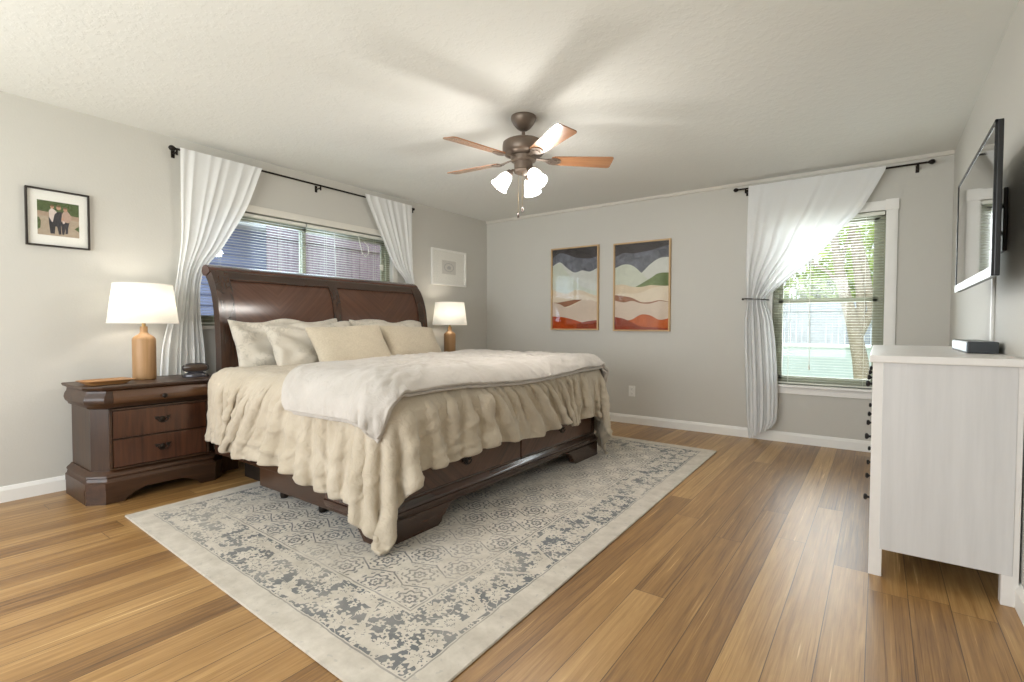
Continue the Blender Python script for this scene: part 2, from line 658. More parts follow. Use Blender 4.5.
b = empty('window_blind', (0, 2.2, LW['z1']))
tag(b, 'white horizontal slat blind in the left half of the window over the bed', 'window blind')
blind(b, 'y', LW['y0'] + 0.01, 2.64, LW['z1'] - 0.01, LW['z0'] + 0.01, -0.02, 0.0225, R(3), (1.9, 2.40))
b = empty('window_blind', (0, 3.2, LW['z1']))
tag(b, 'white horizontal slat blind in the right half of the window over the bed', 'window blind')
blind(b, 'y', 2.652, LW['y1'] - 0.01, LW['z1'] - 0.01, LW['z0'] + 0.01, -0.02, 0.0225, R(3), (2.85, 3.42), (2.93, 0.002, 0.55))
bm = BM()
tube(bm, [(0.004, 3.20, 1.965), (0.004, 3.22, 1.90), (0.006, 3.25, 1.79), (0.006, 3.29, 1.76), (0.006, 3.33, 1.80), (0.006, 3.32, 1.87), (0.006, 3.27, 1.91)], 0.004, 6)
part('pull_cord', bm, SLAT, b)
bm = BM(); box(bm, 0.004, 0.009, 3.47, 3.515, 1.64, 1.70, 0.002)
part('cord_tag', bm, SLAT, b)
b = empty('window_blind', (3.835, LROOM, FW['z1']))
tag(b, 'white horizontal slat blind in the tall window of the far wall', 'window blind')
blind(b, 'x', FW['x0'] + 0.008, FW['x1'] - 0.008, FW['z1'] - 0.005, FW['z0'] + 0.006, LROOM + 0.022, 0.0235, R(-4), (3.55, 4.12))
bm = BM()
tube(bm, [(3.72, LROOM + 0.004, 1.98), (3.715, LROOM + 0.003, 1.2), (3.72, LROOM + 0.004, 0.72)], 0.003, 6)
lathe(bm, [(0.002, 0), (0.007, -0.01), (0.009, -0.04), (0.0, -0.045)], (3.72, LROOM + 0.004, 0.72), 10)
part('pull_cord', bm, SLAT, b)

# ------------------------------------------------------------------ curtains
t = NT('sheer_white_curtain')
x, y, z = t.coords()
w = t.noise(t.comb(x * 300.0, y * 300.0, z * 300.0), 1.0, 2)
df = t.node('ShaderNodeBsdfDiffuse')
t.link(t.ramp(w, [(0.3, lin((244, 244, 242))), (0.7, lin((250, 250, 249)))]), df.inputs[0])
tl = t.node('ShaderNodeBsdfTranslucent'); tl.inputs[0].default_value = (0.86, 0.88, 0.9, 1)
tp = t.node('ShaderNodeBsdfTransparent')
m1 = t.node('ShaderNodeMixShader'); m1.inputs[0].default_value = 0.26
m2 = t.node('ShaderNodeMixShader'); m2.inputs[0].default_value = 0.04
t.link(df.outputs[0], m1.inputs[1]); t.link(tl.outputs[0], m1.inputs[2])
t.link(m1.outputs[0], m2.inputs[1]); t.link(tp.outputs[0], m2.inputs[2])
t.link(m2.outputs[0], t.out.inputs[0])
SHEER = t.m
ROD = plain('bronze_black_metal', (38, 32, 28), 0.4, 0.7, var=0.1)


def interp(keys, t):
    """keys: [(t, v1, v2, ...)] smooth interpolation"""
    for i in range(len(keys) - 1):
        a, b = keys[i], keys[i + 1]
        if t <= b[0]:
            f = (t - a[0]) / (b[0] - a[0])
            f = max(0, min(1, f))
            return [p + (q - p) * f for p, q in zip(a[1:], b[1:])]
    return list(keys[-1][1:])


def sm(keys, n):
    """dense smooth sampling of keys by Catmull-Rom on rows"""
    ts = np.array([k[0] for k in keys]); V = np.array([k[1:] for k in keys], float)
    out = []
    for q in np.linspace(ts[0], ts[-1], n):
        i = min(max(np.searchsorted(ts, q) - 1, 0), len(ts) - 2)
        f = (q - ts[i]) / (ts[i + 1] - ts[i])
        m0 = (V[i + 1] - V[max(i - 1, 0)]) / (ts[i + 1] - ts[max(i - 1, 0)]) * (ts[i + 1] - ts[i])
        j = min(i + 2, len(ts) - 1)
        m1 = (V[j] - V[i]) / (ts[j] - ts[i]) * (ts[i + 1] - ts[i])
        f2, f3 = f * f, f * f * f
        out.append((2 * f3 - 3 * f2 + 1) * V[i] + (f3 - 2 * f2 + f) * m0 + (-2 * f3 + 3 * f2) * V[i + 1] + (f3 - f2) * m1)
    return np.array(out)


def curtain(name, keys, nfold, axis, dep, amp, label, seed=1, hem=None, nu=220, nt=150, fold_back=None, depend=None):
    """keys: (t, left_a, left_z, right_a, right_z, depth_amp, crowd) ; a = coordinate along the wall"""
    K = sm(keys, nt)
    rng = np.random.RandomState(seed)
    ph = rng.rand(8) * 6.28
    P = np.zeros((nt, nu, 3))
    u = np.linspace(0, 1, nu)
    for i in range(nt):
        tt = i / (nt - 1)
        la, lz, ra, rz, am = K[i][:5]
        am = am * (0.55 + 0.45 * math.sin(3 * tt + seed) ** 2)
        uu = u + 0.012 * np.sin(2 * PI * u * 3 + ph[0]) * (0.5 + tt)
        uu = (uu - uu[0]) / (uu[-1] - uu[0])
        a = la + (ra - la) * uu
        z = lz + (rz - lz) * uu
        ff = nfold * (u + 0.02 * np.sin(2 * PI * u * 2.3 + ph[1] + tt * 1.2) + 0.012 * np.sin(2 * PI * u * 5.1 + ph[2] - tt * 2))
        d = np.sin(2 * PI * ff + ph[3]) + 0.45 * np.sin(2 * PI * ff * 0.53 + ph[4] + tt) + 0.12 * np.sin(2 * PI * ff * 1.7 + ph[5] + 2 * tt)
        d = d / 1.35
        a = a + am * 0.35 * np.cos(2 * PI * ff + ph[3]) * min(1, abs(ra - la) * 4)
        dd = dep(tt) if callable(dep) else dep
        if axis == 'x':
            P[i, :, 0] = a; P[i, :, 1] = dd - am * d; P[i, :, 2] = z
        else:
            P[i, :, 1] = a; P[i, :, 0] = dd + am * d; P[i, :, 2] = z
    bm = BM(); gridmesh(bm, P)
    o = build(name, bm, SHEER, None, 'all')
    tag(o, label, 'curtain', 'sheer white curtains')
    return o


YC = LROOM - 0.09
curtain('window_curtain', [
    (0.00, 3.215, 2.372, 4.246, 2.372, 0.004),
    (0.04, 3.214, 2.335, 4.235, 2.330, 0.006),
    (0.14, 3.213, 2.22, 4.085, 2.045, 0.009),
    (0.24, 3.211, 2.05, 3.953, 1.900, 0.012),
    (0.36, 3.208, 1.80, 3.784, 1.700, 0.014),
    (0.46, 3.207, 1.58, 3.552, 1.488, 0.022),
    (0.54, 3.215, 1.37, 3.392, 1.345, 0.022),
    (0.56, 3.220, 1.30, 3.375, 1.300, 0.022),
    (0.63, 3.202, 1.10, 3.433, 1.110, 0.026),
    (0.80, 3.220, 0.60, 3.478, 0.600, 0.028),
    (0.93, 3.235, 0.20, 3.482, 0.225, 0.028),
    (1.00, 3.255, 0.012, 3.440, 0.135, 0.024)],
    9, 'x', lambda t: YC - 0.016 + 0.006 * min(1, t * 8), 1, 'white sheer curtain pulled left in a swag at the tall window of the far wall', 3)
CL = 0.075
curtain('window_curtain', [
    (0.00, 1.587, 2.352, 2.190, 2.352, 0.004),
    (0.05, 1.587, 2.30, 2.170, 2.30, 0.006),
    (0.18, 1.590, 2.08, 2.060, 2.00, 0.010),
    (0.34, 1.594, 1.72, 1.880, 1.67, 0.015),
    (0.46, 1.570, 1.46, 1.735, 1.45, 0.022),
    (0.56, 1.530, 1.20, 1.715, 1.20, 0.022),
    (0.72, 1.458, 0.84, 1.740, 0.84, 0.020),
    (1.00, 1.420, 0.012, 1.760, 0.012, 0.018)],
    7, 'y', lambda t: CL + 0.016 - 0.038 * min(1, max(0, (t - 0.06) * 1.8)), 1, 'white sheer curtain left of the window over the bed, behind a lamp', 5)
curtain('window_curtain', [
    (0.00, 3.222, 2.368, 3.842, 2.368, 0.004),
    (0.05, 3.240, 2.31, 3.844, 2.31, 0.006),
    (0.18, 3.435, 1.96, 3.856, 1.99, 0.010),
    (0.34, 3.600, 1.70, 3.875, 1.71, 0.015),
    (0.46, 3.790, 1.50, 3.905, 1.50, 0.020),
    (0.56, 3.740, 1.22, 3.910, 1.22, 0.020),
    (0.72, 3.700, 0.84, 3.920, 0.84, 0.020),
    (1.00, 3.680, 0.012, 3.930, 0.012, 0.018)],
    7, 'y', lambda t: CL + 0.016 - 0.038 * min(1, max(0, (t - 0.06) * 1.8)), 1, 'white sheer curtain at the right end of the window over the bed, behind the headboard', 8)


def finial(bm, c, axis, s):
    pr = [(0.0, 0.0), (0.008, 0.0), (0.009, 0.012), (0.006, 0.018), (0.012, 0.026), (0.0185, 0.038), (0.0195, 0.048), (0.016, 0.058), (0.006, 0.066), (0.0, 0.067)]
    d = Vector((s, 0, 0)) if axis == 'x' else Vector((0, s, 0))
    q = Vector((0, 0, 1)).rotation_difference(d).to_matrix().to_4x4()
    lathe(bm, pr, (0, 0, 0), 20, 0, Matrix.Translation(Vector(c)) @ q)


# far rod
rz = 2.357
o = empty('curtain_rod', (3.8, LROOM, rz))
tag(o, 'dark metal curtain rod with ball ends on the far wall', 'curtain rod')
bm = BM(); tube(bm, [(3.145, YC, rz), (4.49, YC, rz)], 0.008, 12); part('rod', bm, ROD, o, True)
for xx, s in ((3.145, -1), (4.49, 1)):
    bm = BM(); finial(bm, (xx, YC, rz), 'x', s); part('finial', bm, ROD, o, True)
for xx in (3.185, 4.45):
    bm = BM()
    tube(bm, [(xx, LROOM - 0.002, rz - 0.022), (xx, YC + 0.03, rz - 0.022), (xx, YC, rz - 0.018)], 0.006, 8)
    tube(bm, [(xx, YC, rz - 0.042), (xx, YC, rz - 0.004)], 0.007, 8)
    box(bm, xx - 0.012, xx + 0.012, LROOM - 0.006, LROOM, rz - 0.05, rz + 0.01, 0.002)
    part('bracket', bm, ROD, o, True)
o = empty('curtain_rod', (0, 2.7, 2.338))
tag(o, 'dark metal curtain rod on the left wall above the bed', 'curtain rod')
rz = 2.338
bm = BM(); tube(bm, [(CL, 1.585, rz), (CL, 3.85, rz)], 0.008, 12); part('rod', bm, ROD, o, True)
bm = BM(); finial(bm, (CL, 1.585, rz), 'y', -1); part('finial', bm, ROD, o, True)
bm = BM(); lathe(bm, [(0.0, 0), (0.014, 0), (0.014, 0.035), (0, 0.035)], (0, 0, 0), 16, 0, Matrix.Translation((CL, 3.85, rz)) @ Matrix.Rotation(R(-90), 4, 'X')); part('end_cap', bm, ROD, o, True)
for yy in (1.572, 2.74, 3.865):
    bm = BM()
    tube(bm, [(0.002, yy, rz - 0.022), (CL - 0.03, yy, rz - 0.022), (CL, yy, rz - 0.018)], 0.006, 8)
    tube(bm, [(CL, yy, rz - 0.042), (CL, yy, rz - 0.004)], 0.007, 8)
    box(bm, 0, 0.006, yy - 0.012, yy + 0.012, rz - 0.05, rz + 0.01, 0.002)
    part('bracket', bm, ROD, o, True)
# tieback
o = empty('curtain_tieback', (3.2, LROOM, 1.315))
tag(o, 'dark cord tieback round the gathered curtain on the far wall', 'curtain tieback')
bm = BM()
pts = []
for k in range(24):
    a = 2 * PI * k / 24
    pts.append((3.295 + 0.105 * math.cos(a), YC - 0.01 + 0.052 * math.sin(a), 1.318 + 0.008 * math.cos(a) * -1))
tube(bm, pts, 0.005, 8, closed=True)
part('cord', bm, ROD, o, True)
bm = BM()
tube(bm, [(3.168, LROOM, 1.325), (3.168, LROOM - 0.04, 1.325)], 0.004, 8)
lathe(bm, [(0.0, 0.0), (0.009, 0.002), (0.011, 0.008), (0.007, 0.014), (0, 0.015)], (0, 0, 0), 16, 0, Matrix.Translation((3.168, LROOM - 0.04, 1.325)) @ Matrix.Rotation(R(90), 4, 'X'))
part('wall_hook', bm, ROD, o, True)

# ------------------------------------------------------------------ rug
RUGC = (2.0, 2.727)
RX, RY = 2.352, 3.583
REX, REY = (0.99917, -0.04082), (-0.02456, 0.99970)   # the rug has pulled slightly out of square
RDET = REX[0] * REY[1] - REX[1] * REY[0]
t = NT('distressed_persian_rug')
X0, Y0, z = t.coords()
x = (X0 * REY[1] - Y0 * REY[0]) / RDET
y = (Y0 * REX[0] - X0 * REX[1]) / RDET
v0 = t.comb(x, y, 0.0)
wob = t.noise(v0, 9.0, 2)
wob2 = t.noise(t.comb(x + 7.0, y, 0.0), 9.0, 2)
xw = x + (wob - 0.5) * 0.022
yw = y + (wob2 - 0.5) * 0.022
ax, ay = xw.abs(), yw.abs()
du = RX / 2 - ax
dv = RY / 2 - ay
d = du.min(dv)
along = t.math('MULTIPLY', (du - dv).lt(0.0), ay) + t.math('MULTIPLY', (du - dv).gt(-1e-6), ax)   # coordinate along the edge


def vor(vec, scale, feat='F1', rnd=0.75):
    n = t.node('ShaderNodeTexVoronoi', feature=feat, voronoi_dimensions='2D')
    t.link(vec, n.inputs['Vector'])
    n.inputs['Scale'].default_value = scale
    n.inputs['Randomness'].default_value = rnd
    return n


def flowers(scale, petals, r0, r1, rnd=0.7, shift=0.0):
    """mask of petalled flowers scattered by a jittered lattice"""
    px_, py_ = ax + shift, ay + shift * 0.7
    n = vor(t.comb(px_, py_, 0.0), scale, 'F1', rnd)
    sp = t.node('ShaderNodeSeparateXYZ'); t.link(n.outputs['Position'], sp.inputs[0])
    ex = px_ - X(t, sp.outputs[0]); ey = py_ - X(t, sp.outputs[1])
    ang = ey.atan2(ex)
    rad = (ex * ex + ey * ey).sqrt() * scale
    lim = t.math('COSINE', ang * petals) * r1 + r0
    return rad, lim


band = d.gt(0.115) * d.lt(0.352)
rA, lA = flowers(8.2, 9.0, 0.34, 0.075, 0.45)
rB, lB = flowers(17.0, 5.0, 0.26, 0.08, 0.7, 3.3)
rC, lC = flowers(26.0, 2.0, 0.18, 0.10, 1.0, 5.1)
flA = rA.lt(lA) * (t.math('SUBTRACT', rA, lA * 0.42).abs()).gt(0.020)
flB = rB.lt(lB) * rB.gt(0.07)
flC = rC.lt(lC)
tri = ((along * 13.0).sin() * 1.7).max(-1.0).min(1.0)
wave = ((d - 0.225) - tri * 0.078).abs()
wl = wave.lt(0.015)
vine_n = t.noise(t.comb(ax, ay, 2.0), 13.0, 1, 0.4, 0.6)
vine = (vine_n - 0.5).abs().lt(0.012)
creamband = flA.max(flB).max(flC).max(wl).max(vine * (1.0 - wl)).clamp()
slate_band = band * (1.0 - creamband)
# guard stripes of small dashes
guard = d.gt(0.625) * d.lt(0.80)
cell = (along / 0.062)
fc = (cell - cell.floor() - 0.5).abs()
rowm = ((d - 0.665).abs().lt(0.013)).max((d - 0.755).abs().lt(0.013))
dash = guard * 0.0
line1 = (d - 0.366).abs().lt(0.004).max((d - 0.108).abs().lt(0.003))
# hexagon lattice in the field
HS = 0.215
sx, sy = HS, HS * 1.732 * 0.82
pax = xw.fmod(sx) - sx / 2; pay = yw.fmod(sy) - sy / 2
pbx = (xw + sx / 2).fmod(sx) - sx / 2; pby = (yw + sy / 2).fmod(sy) - sy / 2
ra = (pax * pax + pay * pay).sqrt(); rb = (pbx * pbx + pby * pby).sqrt()
def hexd(px, py): return (px.abs() * 1.0).max(px.abs() * 0.5 + py.abs() * 1.056)
ha, hb = hexd(pax, pay), hexd(pbx, pby)
edge = (ha - hb).abs()
pick = ra.lt(rb)
rm = ra.min(rb)
cx_ = pick * pax + (1.0 - pick) * pbx
cy_ = pick * pay + (1.0 - pick) * pby
ang = cy_.atan2(cx_)
pet = t.math('COSINE', ang * 8.0) * 0.007
hexline = edge.lt(0.0085)
ring1 = (rm - (pet + 0.054)).abs().lt(0.006)
ring2 = (rm - (pet * 0.5 + 0.024)).abs().lt(0.006)
dot = rm.lt(0.008)
ring3 = (rm - 0.078).abs().lt(0.004) * t.math('COSINE', ang * 12.0).gt(0.1)
field = d.gt(0.375)
fmask = (hexline.max(ring1).max(ring2).max(dot).max(ring3)) * field
# distress
dist1 = t.noise(t.comb(x, y, 4.0), 1.5, 3, 0.6).ss(0.36, 0.60)
fine = t.noise(t.comb(x, y, 9.0), 55.0, 3, 0.7)
wear = fine.ss(0.28, 0.42) * 0.4 + 0.6
mottle = t.noise(t.comb(x, y, 1.0), 11.0, 4, 0.65)
cream = t.ramp(mottle, [(0.3, lin((186, 177, 163))), (0.7, lin((212, 204, 191)))])
slate = t.ramp(t.noise(t.comb(x, y, 6.0), 5.0, 3, 0.6), [(0.3, lin((94, 96, 97))), (0.6, lin((112, 114, 115))), (0.8, lin((142, 140, 134)))])
inkc = t.ramp(t.noise(t.comb(x, y, 8.0), 4.0, 2), [(0.35, lin((78, 74, 72))), (0.65, lin((104, 106, 112)))])
spk = t.noise(t.comb(x, y, 12.0), 30.0, 2, 0.6).gt(0.66) * 0.28
c1 = t.mix(spk, cream, lin((150, 148, 146)))
c2 = t.mix(slate_band * wear * (dist1 * 0.40 + 0.60), c1, slate)
c3 = t.mix((fmask.max(dash).max(line1 * 0.7)) * wear * (dist1 * 0.55 + 0.34), c2, inkc)
fl2r, fl2l = flowers(19.0, 4.0, 0.22, 0.10, 1.0, 8.0)
c4 = t.mix(fl2r.lt(fl2l) * field * fine.ss(0.4, 0.6) * 0.42, c3, slate)
t.base(c4)
t.set(Roughness=0.95, Specular_IOR_Level=0.1, Sheen_Weight=0.15)
t.bump(t.noise(t.comb(x, y, 0.0), 420.0, 2), 0.5, 0.003)
RUGM = t.m
bm = BM()
def rp(a, b_): return (a * REX[0] + b_ * REY[0], a * REX[1] + b_ * REY[1])
prism(bm, [rp(-RX / 2, -RY / 2), rp(RX / 2, -RY / 2), rp(RX / 2, RY / 2), rp(-RX / 2, RY / 2)], 'z', 0, 0.009, 0, 0.0025)
rug = build('area_rug', bm, RUGM, None, False, (RUGC[0], RUGC[1], 0.0008))
tag(rug, 'cream and slate grey patterned rug with hexagon field lying under the bed', 'rug')

# ------------------------------------------------------------------ bed
WOODD = wood('dark_cherry_wood', (36, 22, 15), (74, 48, 34), 'y', 0.26, 1.0, 0.5)
WOODDZ = wood('dark_cherry_wood_upright', (36, 22, 15), (74, 48, 34), 'z', 0.24, 1.0, 0.5)
VEN1 = wood('cherry_veneer_left', (74, 46, 33), (94, 61, 44), 'y', 0.22, 1.0, 0.5, chevron=2.18)
VEN2 = wood('cherry_veneer_right', (74, 46, 33), (94, 61, 44), 'y', 0.22, 1.0, 0.5, chevron=3.23)
BEDFOOT = wood('footboard_veneer', (52, 32, 22), (94, 62, 44), 'y', 0.3, 1.0, 0.3, chevron=2.13)
IRON = plain('aged_iron', (52, 46, 42), 0.45, 0.8, var=0.2)

bed = empty('sleigh_bed', (1.3, 2.68, 0))
tag(bed, 'dark cherry wood king sleigh bed with curved headboard and storage drawers', 'bed')
HY0, HY1 = 1.712, 3.775
FY0, FY1 = 1.565, 3.735


def hprof(z):   # x of the headboard's front face
    K = [(0.0, 0.36), (0.6, 0.375), (0.9, 0.372), (1.05, 0.362), (1.15, 0.352), (1.25, 0.332), (1.33, 0.305), (1.40, 0.268), (1.45, 0.232), (1.485, 0.19), (1.50, 0.15)]
    for a, b in zip(K[:-1], K[1:]):
        if z <= b[0]:
            f = (z - a[0]) / (b[0] - a[0])
            return a[1] + (b[1] - a[1]) * f
    return K[-1][1]


HX = 0.015


def curved(name, ya, yb, za, zb, off, th, mat, bev=0.004):
    zs = np.linspace(za, zb, 26)
    F = []
    for q, z_ in enumerate(zs):
        e = 1e-3
        dx = (hprof(z_ + e) - hprof(z_ - e)) / (2 * e)
        nrm = Vector((1, -dx)).normalized()
        F.append((hprof(z_) + HX, z_, nrm.x, nrm.y))
    fr_ = [(a + off * nx, b_ + off * nz) for a, b_, nx, nz in F]
    bk = [(a + (off - th) * nx, b_ + (off - th) * nz) for a, b_, nx, nz in F]
    pts = fr_ + bk[::-1]
    bm = BM(); prism(bm, pts, 'y', ya, yb, 0, 0.0)
    if bev:
        es = [e for e in bm.edges if abs(e.verts[0].co.y - e.verts[1].co.y) < 1e-5 and abs(e.calc_face_angle(0)) > 1.2]
        bmesh.ops.bevel(bm, geom=es, offset=bev, segments=2, affect='EDGES')
    return part(name, bm, mat, bed, True)


curved('headboard_panel', HY0 + 0.10, 2.668, 0.35, 1.42, 0.0, 0.03, VEN1)
curved('headboard_panel', 2.742, HY1 - 0.10, 0.35, 1.42, 0.0, 0.03, VEN2)
curved('center_stile', 2.665, 2.745, 0.30, 1.44, 0.013, 0.05, WOODDZ, 0.006)
curved('bedpost', HY0, HY0 + 0.115, 0.0, 1.475, 0.016, 0.085, WOODDZ, 0.010)
curved('bedpost', HY1 - 0.115, HY1, 0.0, 1.475, 0.016, 0.085, WOODDZ, 0.010)
curved('top_rail', HY0 + 0.10, HY1 - 0.10, 1.40, 1.475, 0.012, 0.06, WOODD, 0.006)
curved('panel_bead', HY0 + 0.115, 2.665, 1.392, 1.402, 0.012, 0.03, WOODD, 0.002)
curved('panel_bead', 2.745, HY1 - 0.115, 1.392, 1.402, 0.012, 0.03, WOODD, 0.002)
# rolled top
bm = BM()
pts = [(0.250, 1.452), (0.243, 1.475), (0.220, 1.496), (0.185, 1.510), (0.150, 1.510), (0.127, 1.492), (0.120, 1.462), (0.135, 1.437), (0.165, 1.428), (0.200, 1.43)]
prism(bm, pts, 'y', HY0 - 0.006, HY1 + 0.006, 0, 0.004)
part('scroll_top', bm, wood('scroll_wood', (54, 32, 25), (100, 66, 54), 'y', 0.22, 1.0, 0.6), bed, True)
# side rails and storage boxes
for s, ya in ((-1, FY0), (1, FY1)):
    bm = BM()
    a, b_ = (ya, ya + 0.035) if s < 0 else (ya - 0.035, ya)
    box(bm, 0.62 if s < 0 else 0.38, 2.32, a, b_, 0.20, 0.42, 0.004)
    if s < 0:
        box(bm, 0.38, 0.66, 1.715, 1.75, 0.20, 0.42, 0.004)
        box(bm, 0.62, 0.66, ya + 0.02, 1.74, 0.20, 0.42, 0.004)
    part('side_rail', bm, WOODD, bed)
    bm = BM()
    a, b_ = (ya + 0.012, ya + 0.35) if s < 0 else (ya - 0.35, ya - 0.012)
    box(bm, 1.18, 2.31, a, b_, 0.085, 0.30, 0.004)
    part('storage_box', bm, WOODD, bed)
    bm = BM()
    for xx in (1.3, 1.7, 2.1):
        lathe(bm, [(0.02, 0.011), (0.024, 0.03), (0.018, 0.10)], (xx, ya - s * 0.10, 0), 12)
    box(bm, 0.9, 2.2, ya - s * 0.14, ya - s * 0.06, 0.08, 0.19)
    part('support_foot', bm, IRON, bed)
# footboard
bm = BM()
box(bm, 2.285, 2.345, FY0 + 0.005, FY1 - 0.005, 0.10, 0.475, 0.006)
part('footboard', bm, WOODD, bed)
bm = BM()
box(bm, 2.29, 2.356, FY0, FY0 + 0.075, 0.19, 0.475, 0.012)
part('corner_post', bm, WOODDZ, bed)
bm = BM()
box(bm, 2.29, 2.356, FY1 - 0.075, FY1, 0.19, 0.475, 0.012)
part('corner_post', bm, WOODDZ, bed)


def pull(root_part, x_, y_, z_, s=1.0):
    bm = BM()
    q = Matrix.Translation((x_, y_, z_)) @ Matrix.Rotation(R(90), 4, 'Y')
    lathe(bm, [(0.0, 0.006), (0.010, 0.005), (0.016, 0.003), (0.021, 0.0)], (0, 0, 0), 8, 0, q)
    for k in (-1, 1):
        q2 = Matrix.Translation((x_, y_ + 0.024 * k * s, z_ + 0.008)) @ Matrix.Rotation(R(90), 4, 'Y')
        lathe(bm, [(0.0, 0.008), (0.006, 0.006), (0.010, 0.0)], (0, 0, 0), 10, 0, q2)
        tube(bm, [(x_ + 0.004, y_ + 0.012 * k * s, z_ + 0.012), (x_ + 0.005, y_ + 0.034 * k * s, z_ + 0.014)], 0.004, 6)
    pts = []
    for k in range(13):
        a = PI * (1 + k / 12)
        pts.append((x_ + 0.014, y_ + 0.026 * s * math.cos(a), z_ + 0.006 + 0.022 * math.sin(a)))
    tube(bm, pts, 0.0038, 8)
    tube(bm, [(x_ + 0.002, y_, z_ - 0.012), (x_ + 0.012, y_, z_ - 0.018)], 0.006, 8)
    o = part('drawer_pull', bm, IRON, root_part, True)
    return o


for (a, b_, vm, py) in ((FY0 + 0.085, 2.662, BEDFOOT, 2.13), (2.678, FY1 - 0.085, BEDFOOT, 3.18)):
    bm = BM(); box(bm, 2.34, 2.362, a, b_, 0.212, 0.445, 0.004)
    dr = part('drawer', bm, vm, bed)
    pull(dr, 2.364, py, 0.305, 1.15)
    bm = BM()
    box(bm, 2.34, 2.366, a + 0.0, b_, 0.205, 0.216, 0.002)
    part('drawer_bead', bm, WOODD, dr)
# base moulding (ogee) wrapping the foot: profile of offsets
PROF = [(0.115, 0.012), (0.128, 0.020), (0.150, 0.030), (0.158, 0.030), (0.160, 0.020), (0.178, 0.016), (0.198, 0.004), (0.206, 0.0)]


def ringfoot(o_, z_, x0_, x1_, ya, yb, ch=0.03):
    return [(x0_, ya - o_, z_), (x1_ - ch + o_, ya - o_, z_), (x1_ + o_, ya - o_ + ch, z_), (x1_ + o_, yb + o_ - ch, z_), (x1_ - ch + o_, yb + o_, z_), (x0_, yb + o_, z_)]


bm = BM()
loft(bm, [ringfoot(o_, z_, 1.9, 2.352, FY0, FY1) for z_, o_ in PROF])
part('base_moulding', bm, wood('moulding_wood', (40, 25, 19), (78, 52, 40), 'y', 0.2, 1.0, 0.6), bed, True)
# bracket feet
for s, yy in ((1, FY0 - 0.020), (-1, FY1 + 0.020)):
    cut = [(0.0, 0.012), (0.36, 0.012), (0.385, 0.03), (0.392, 0.052), (0.41, 0.062), (0.425, 0.082), (0.455, 0.100), (0.475, 0.118), (0.0, 0.118)]
    bm = BM()
    prism(bm, [(yy + s * a, b_) for a, b_ in cut], 'x', 2.318, 2.368, 0, 0.0)
    cutx = [(0.0, 0.012), (0.15, 0.012), (0.17, 0.04), (0.19, 0.06), (0.22, 0.118), (0.0, 0.118)]
    prism(bm, [(2.3175 - max(0, a - 0.048), b_) for a, b_ in cutx], 'y', min(yy, yy + s * 0.045), max(yy, yy + s * 0.045))
    part('bracket_foot', bm, WOODD, bed)

# mattress (its own thing)
bm = BM()
box(bm, 0.40, 2.27, 1.70, 3.67, 0.425, 0.735, 0.06, seg=4)
mt = build('mattress', bm, plain('white_ticking', (226, 221, 210), 0.9, var=0.03), None, True)
tag(mt, 'thick mattress on the sleigh bed, hidden beneath the cream comforter', 'mattress')
bm = BM()
box(bm, 0.40, 2.275, 1.70, FY1 - 0.045, 0.31, 0.424, 0.004)
part('slat_platform', bm, WOODD, bed)


# ------------------------------------------------------------------ comforter: draped by a small cloth solver
def sdf_box(P, c, h, r):
    q = np.abs(P - c) - (h - r)
    qm = np.maximum(q, 0)
    L = np.linalg.norm(qm, axis=1)
    ins = np.minimum(q.max(axis=1), 0)
    sd = L + ins - r
    g = np.zeros_like(P)
    out = L > 1e-9
    g[out] = qm[out] / L[out][:, None]
    k = q.argmax(axis=1)
    idx = np.where(~out)[0]
    g[idx, k[idx]] = 1
    g *= np.sign(P - c + 1e-12)
    return sd, g


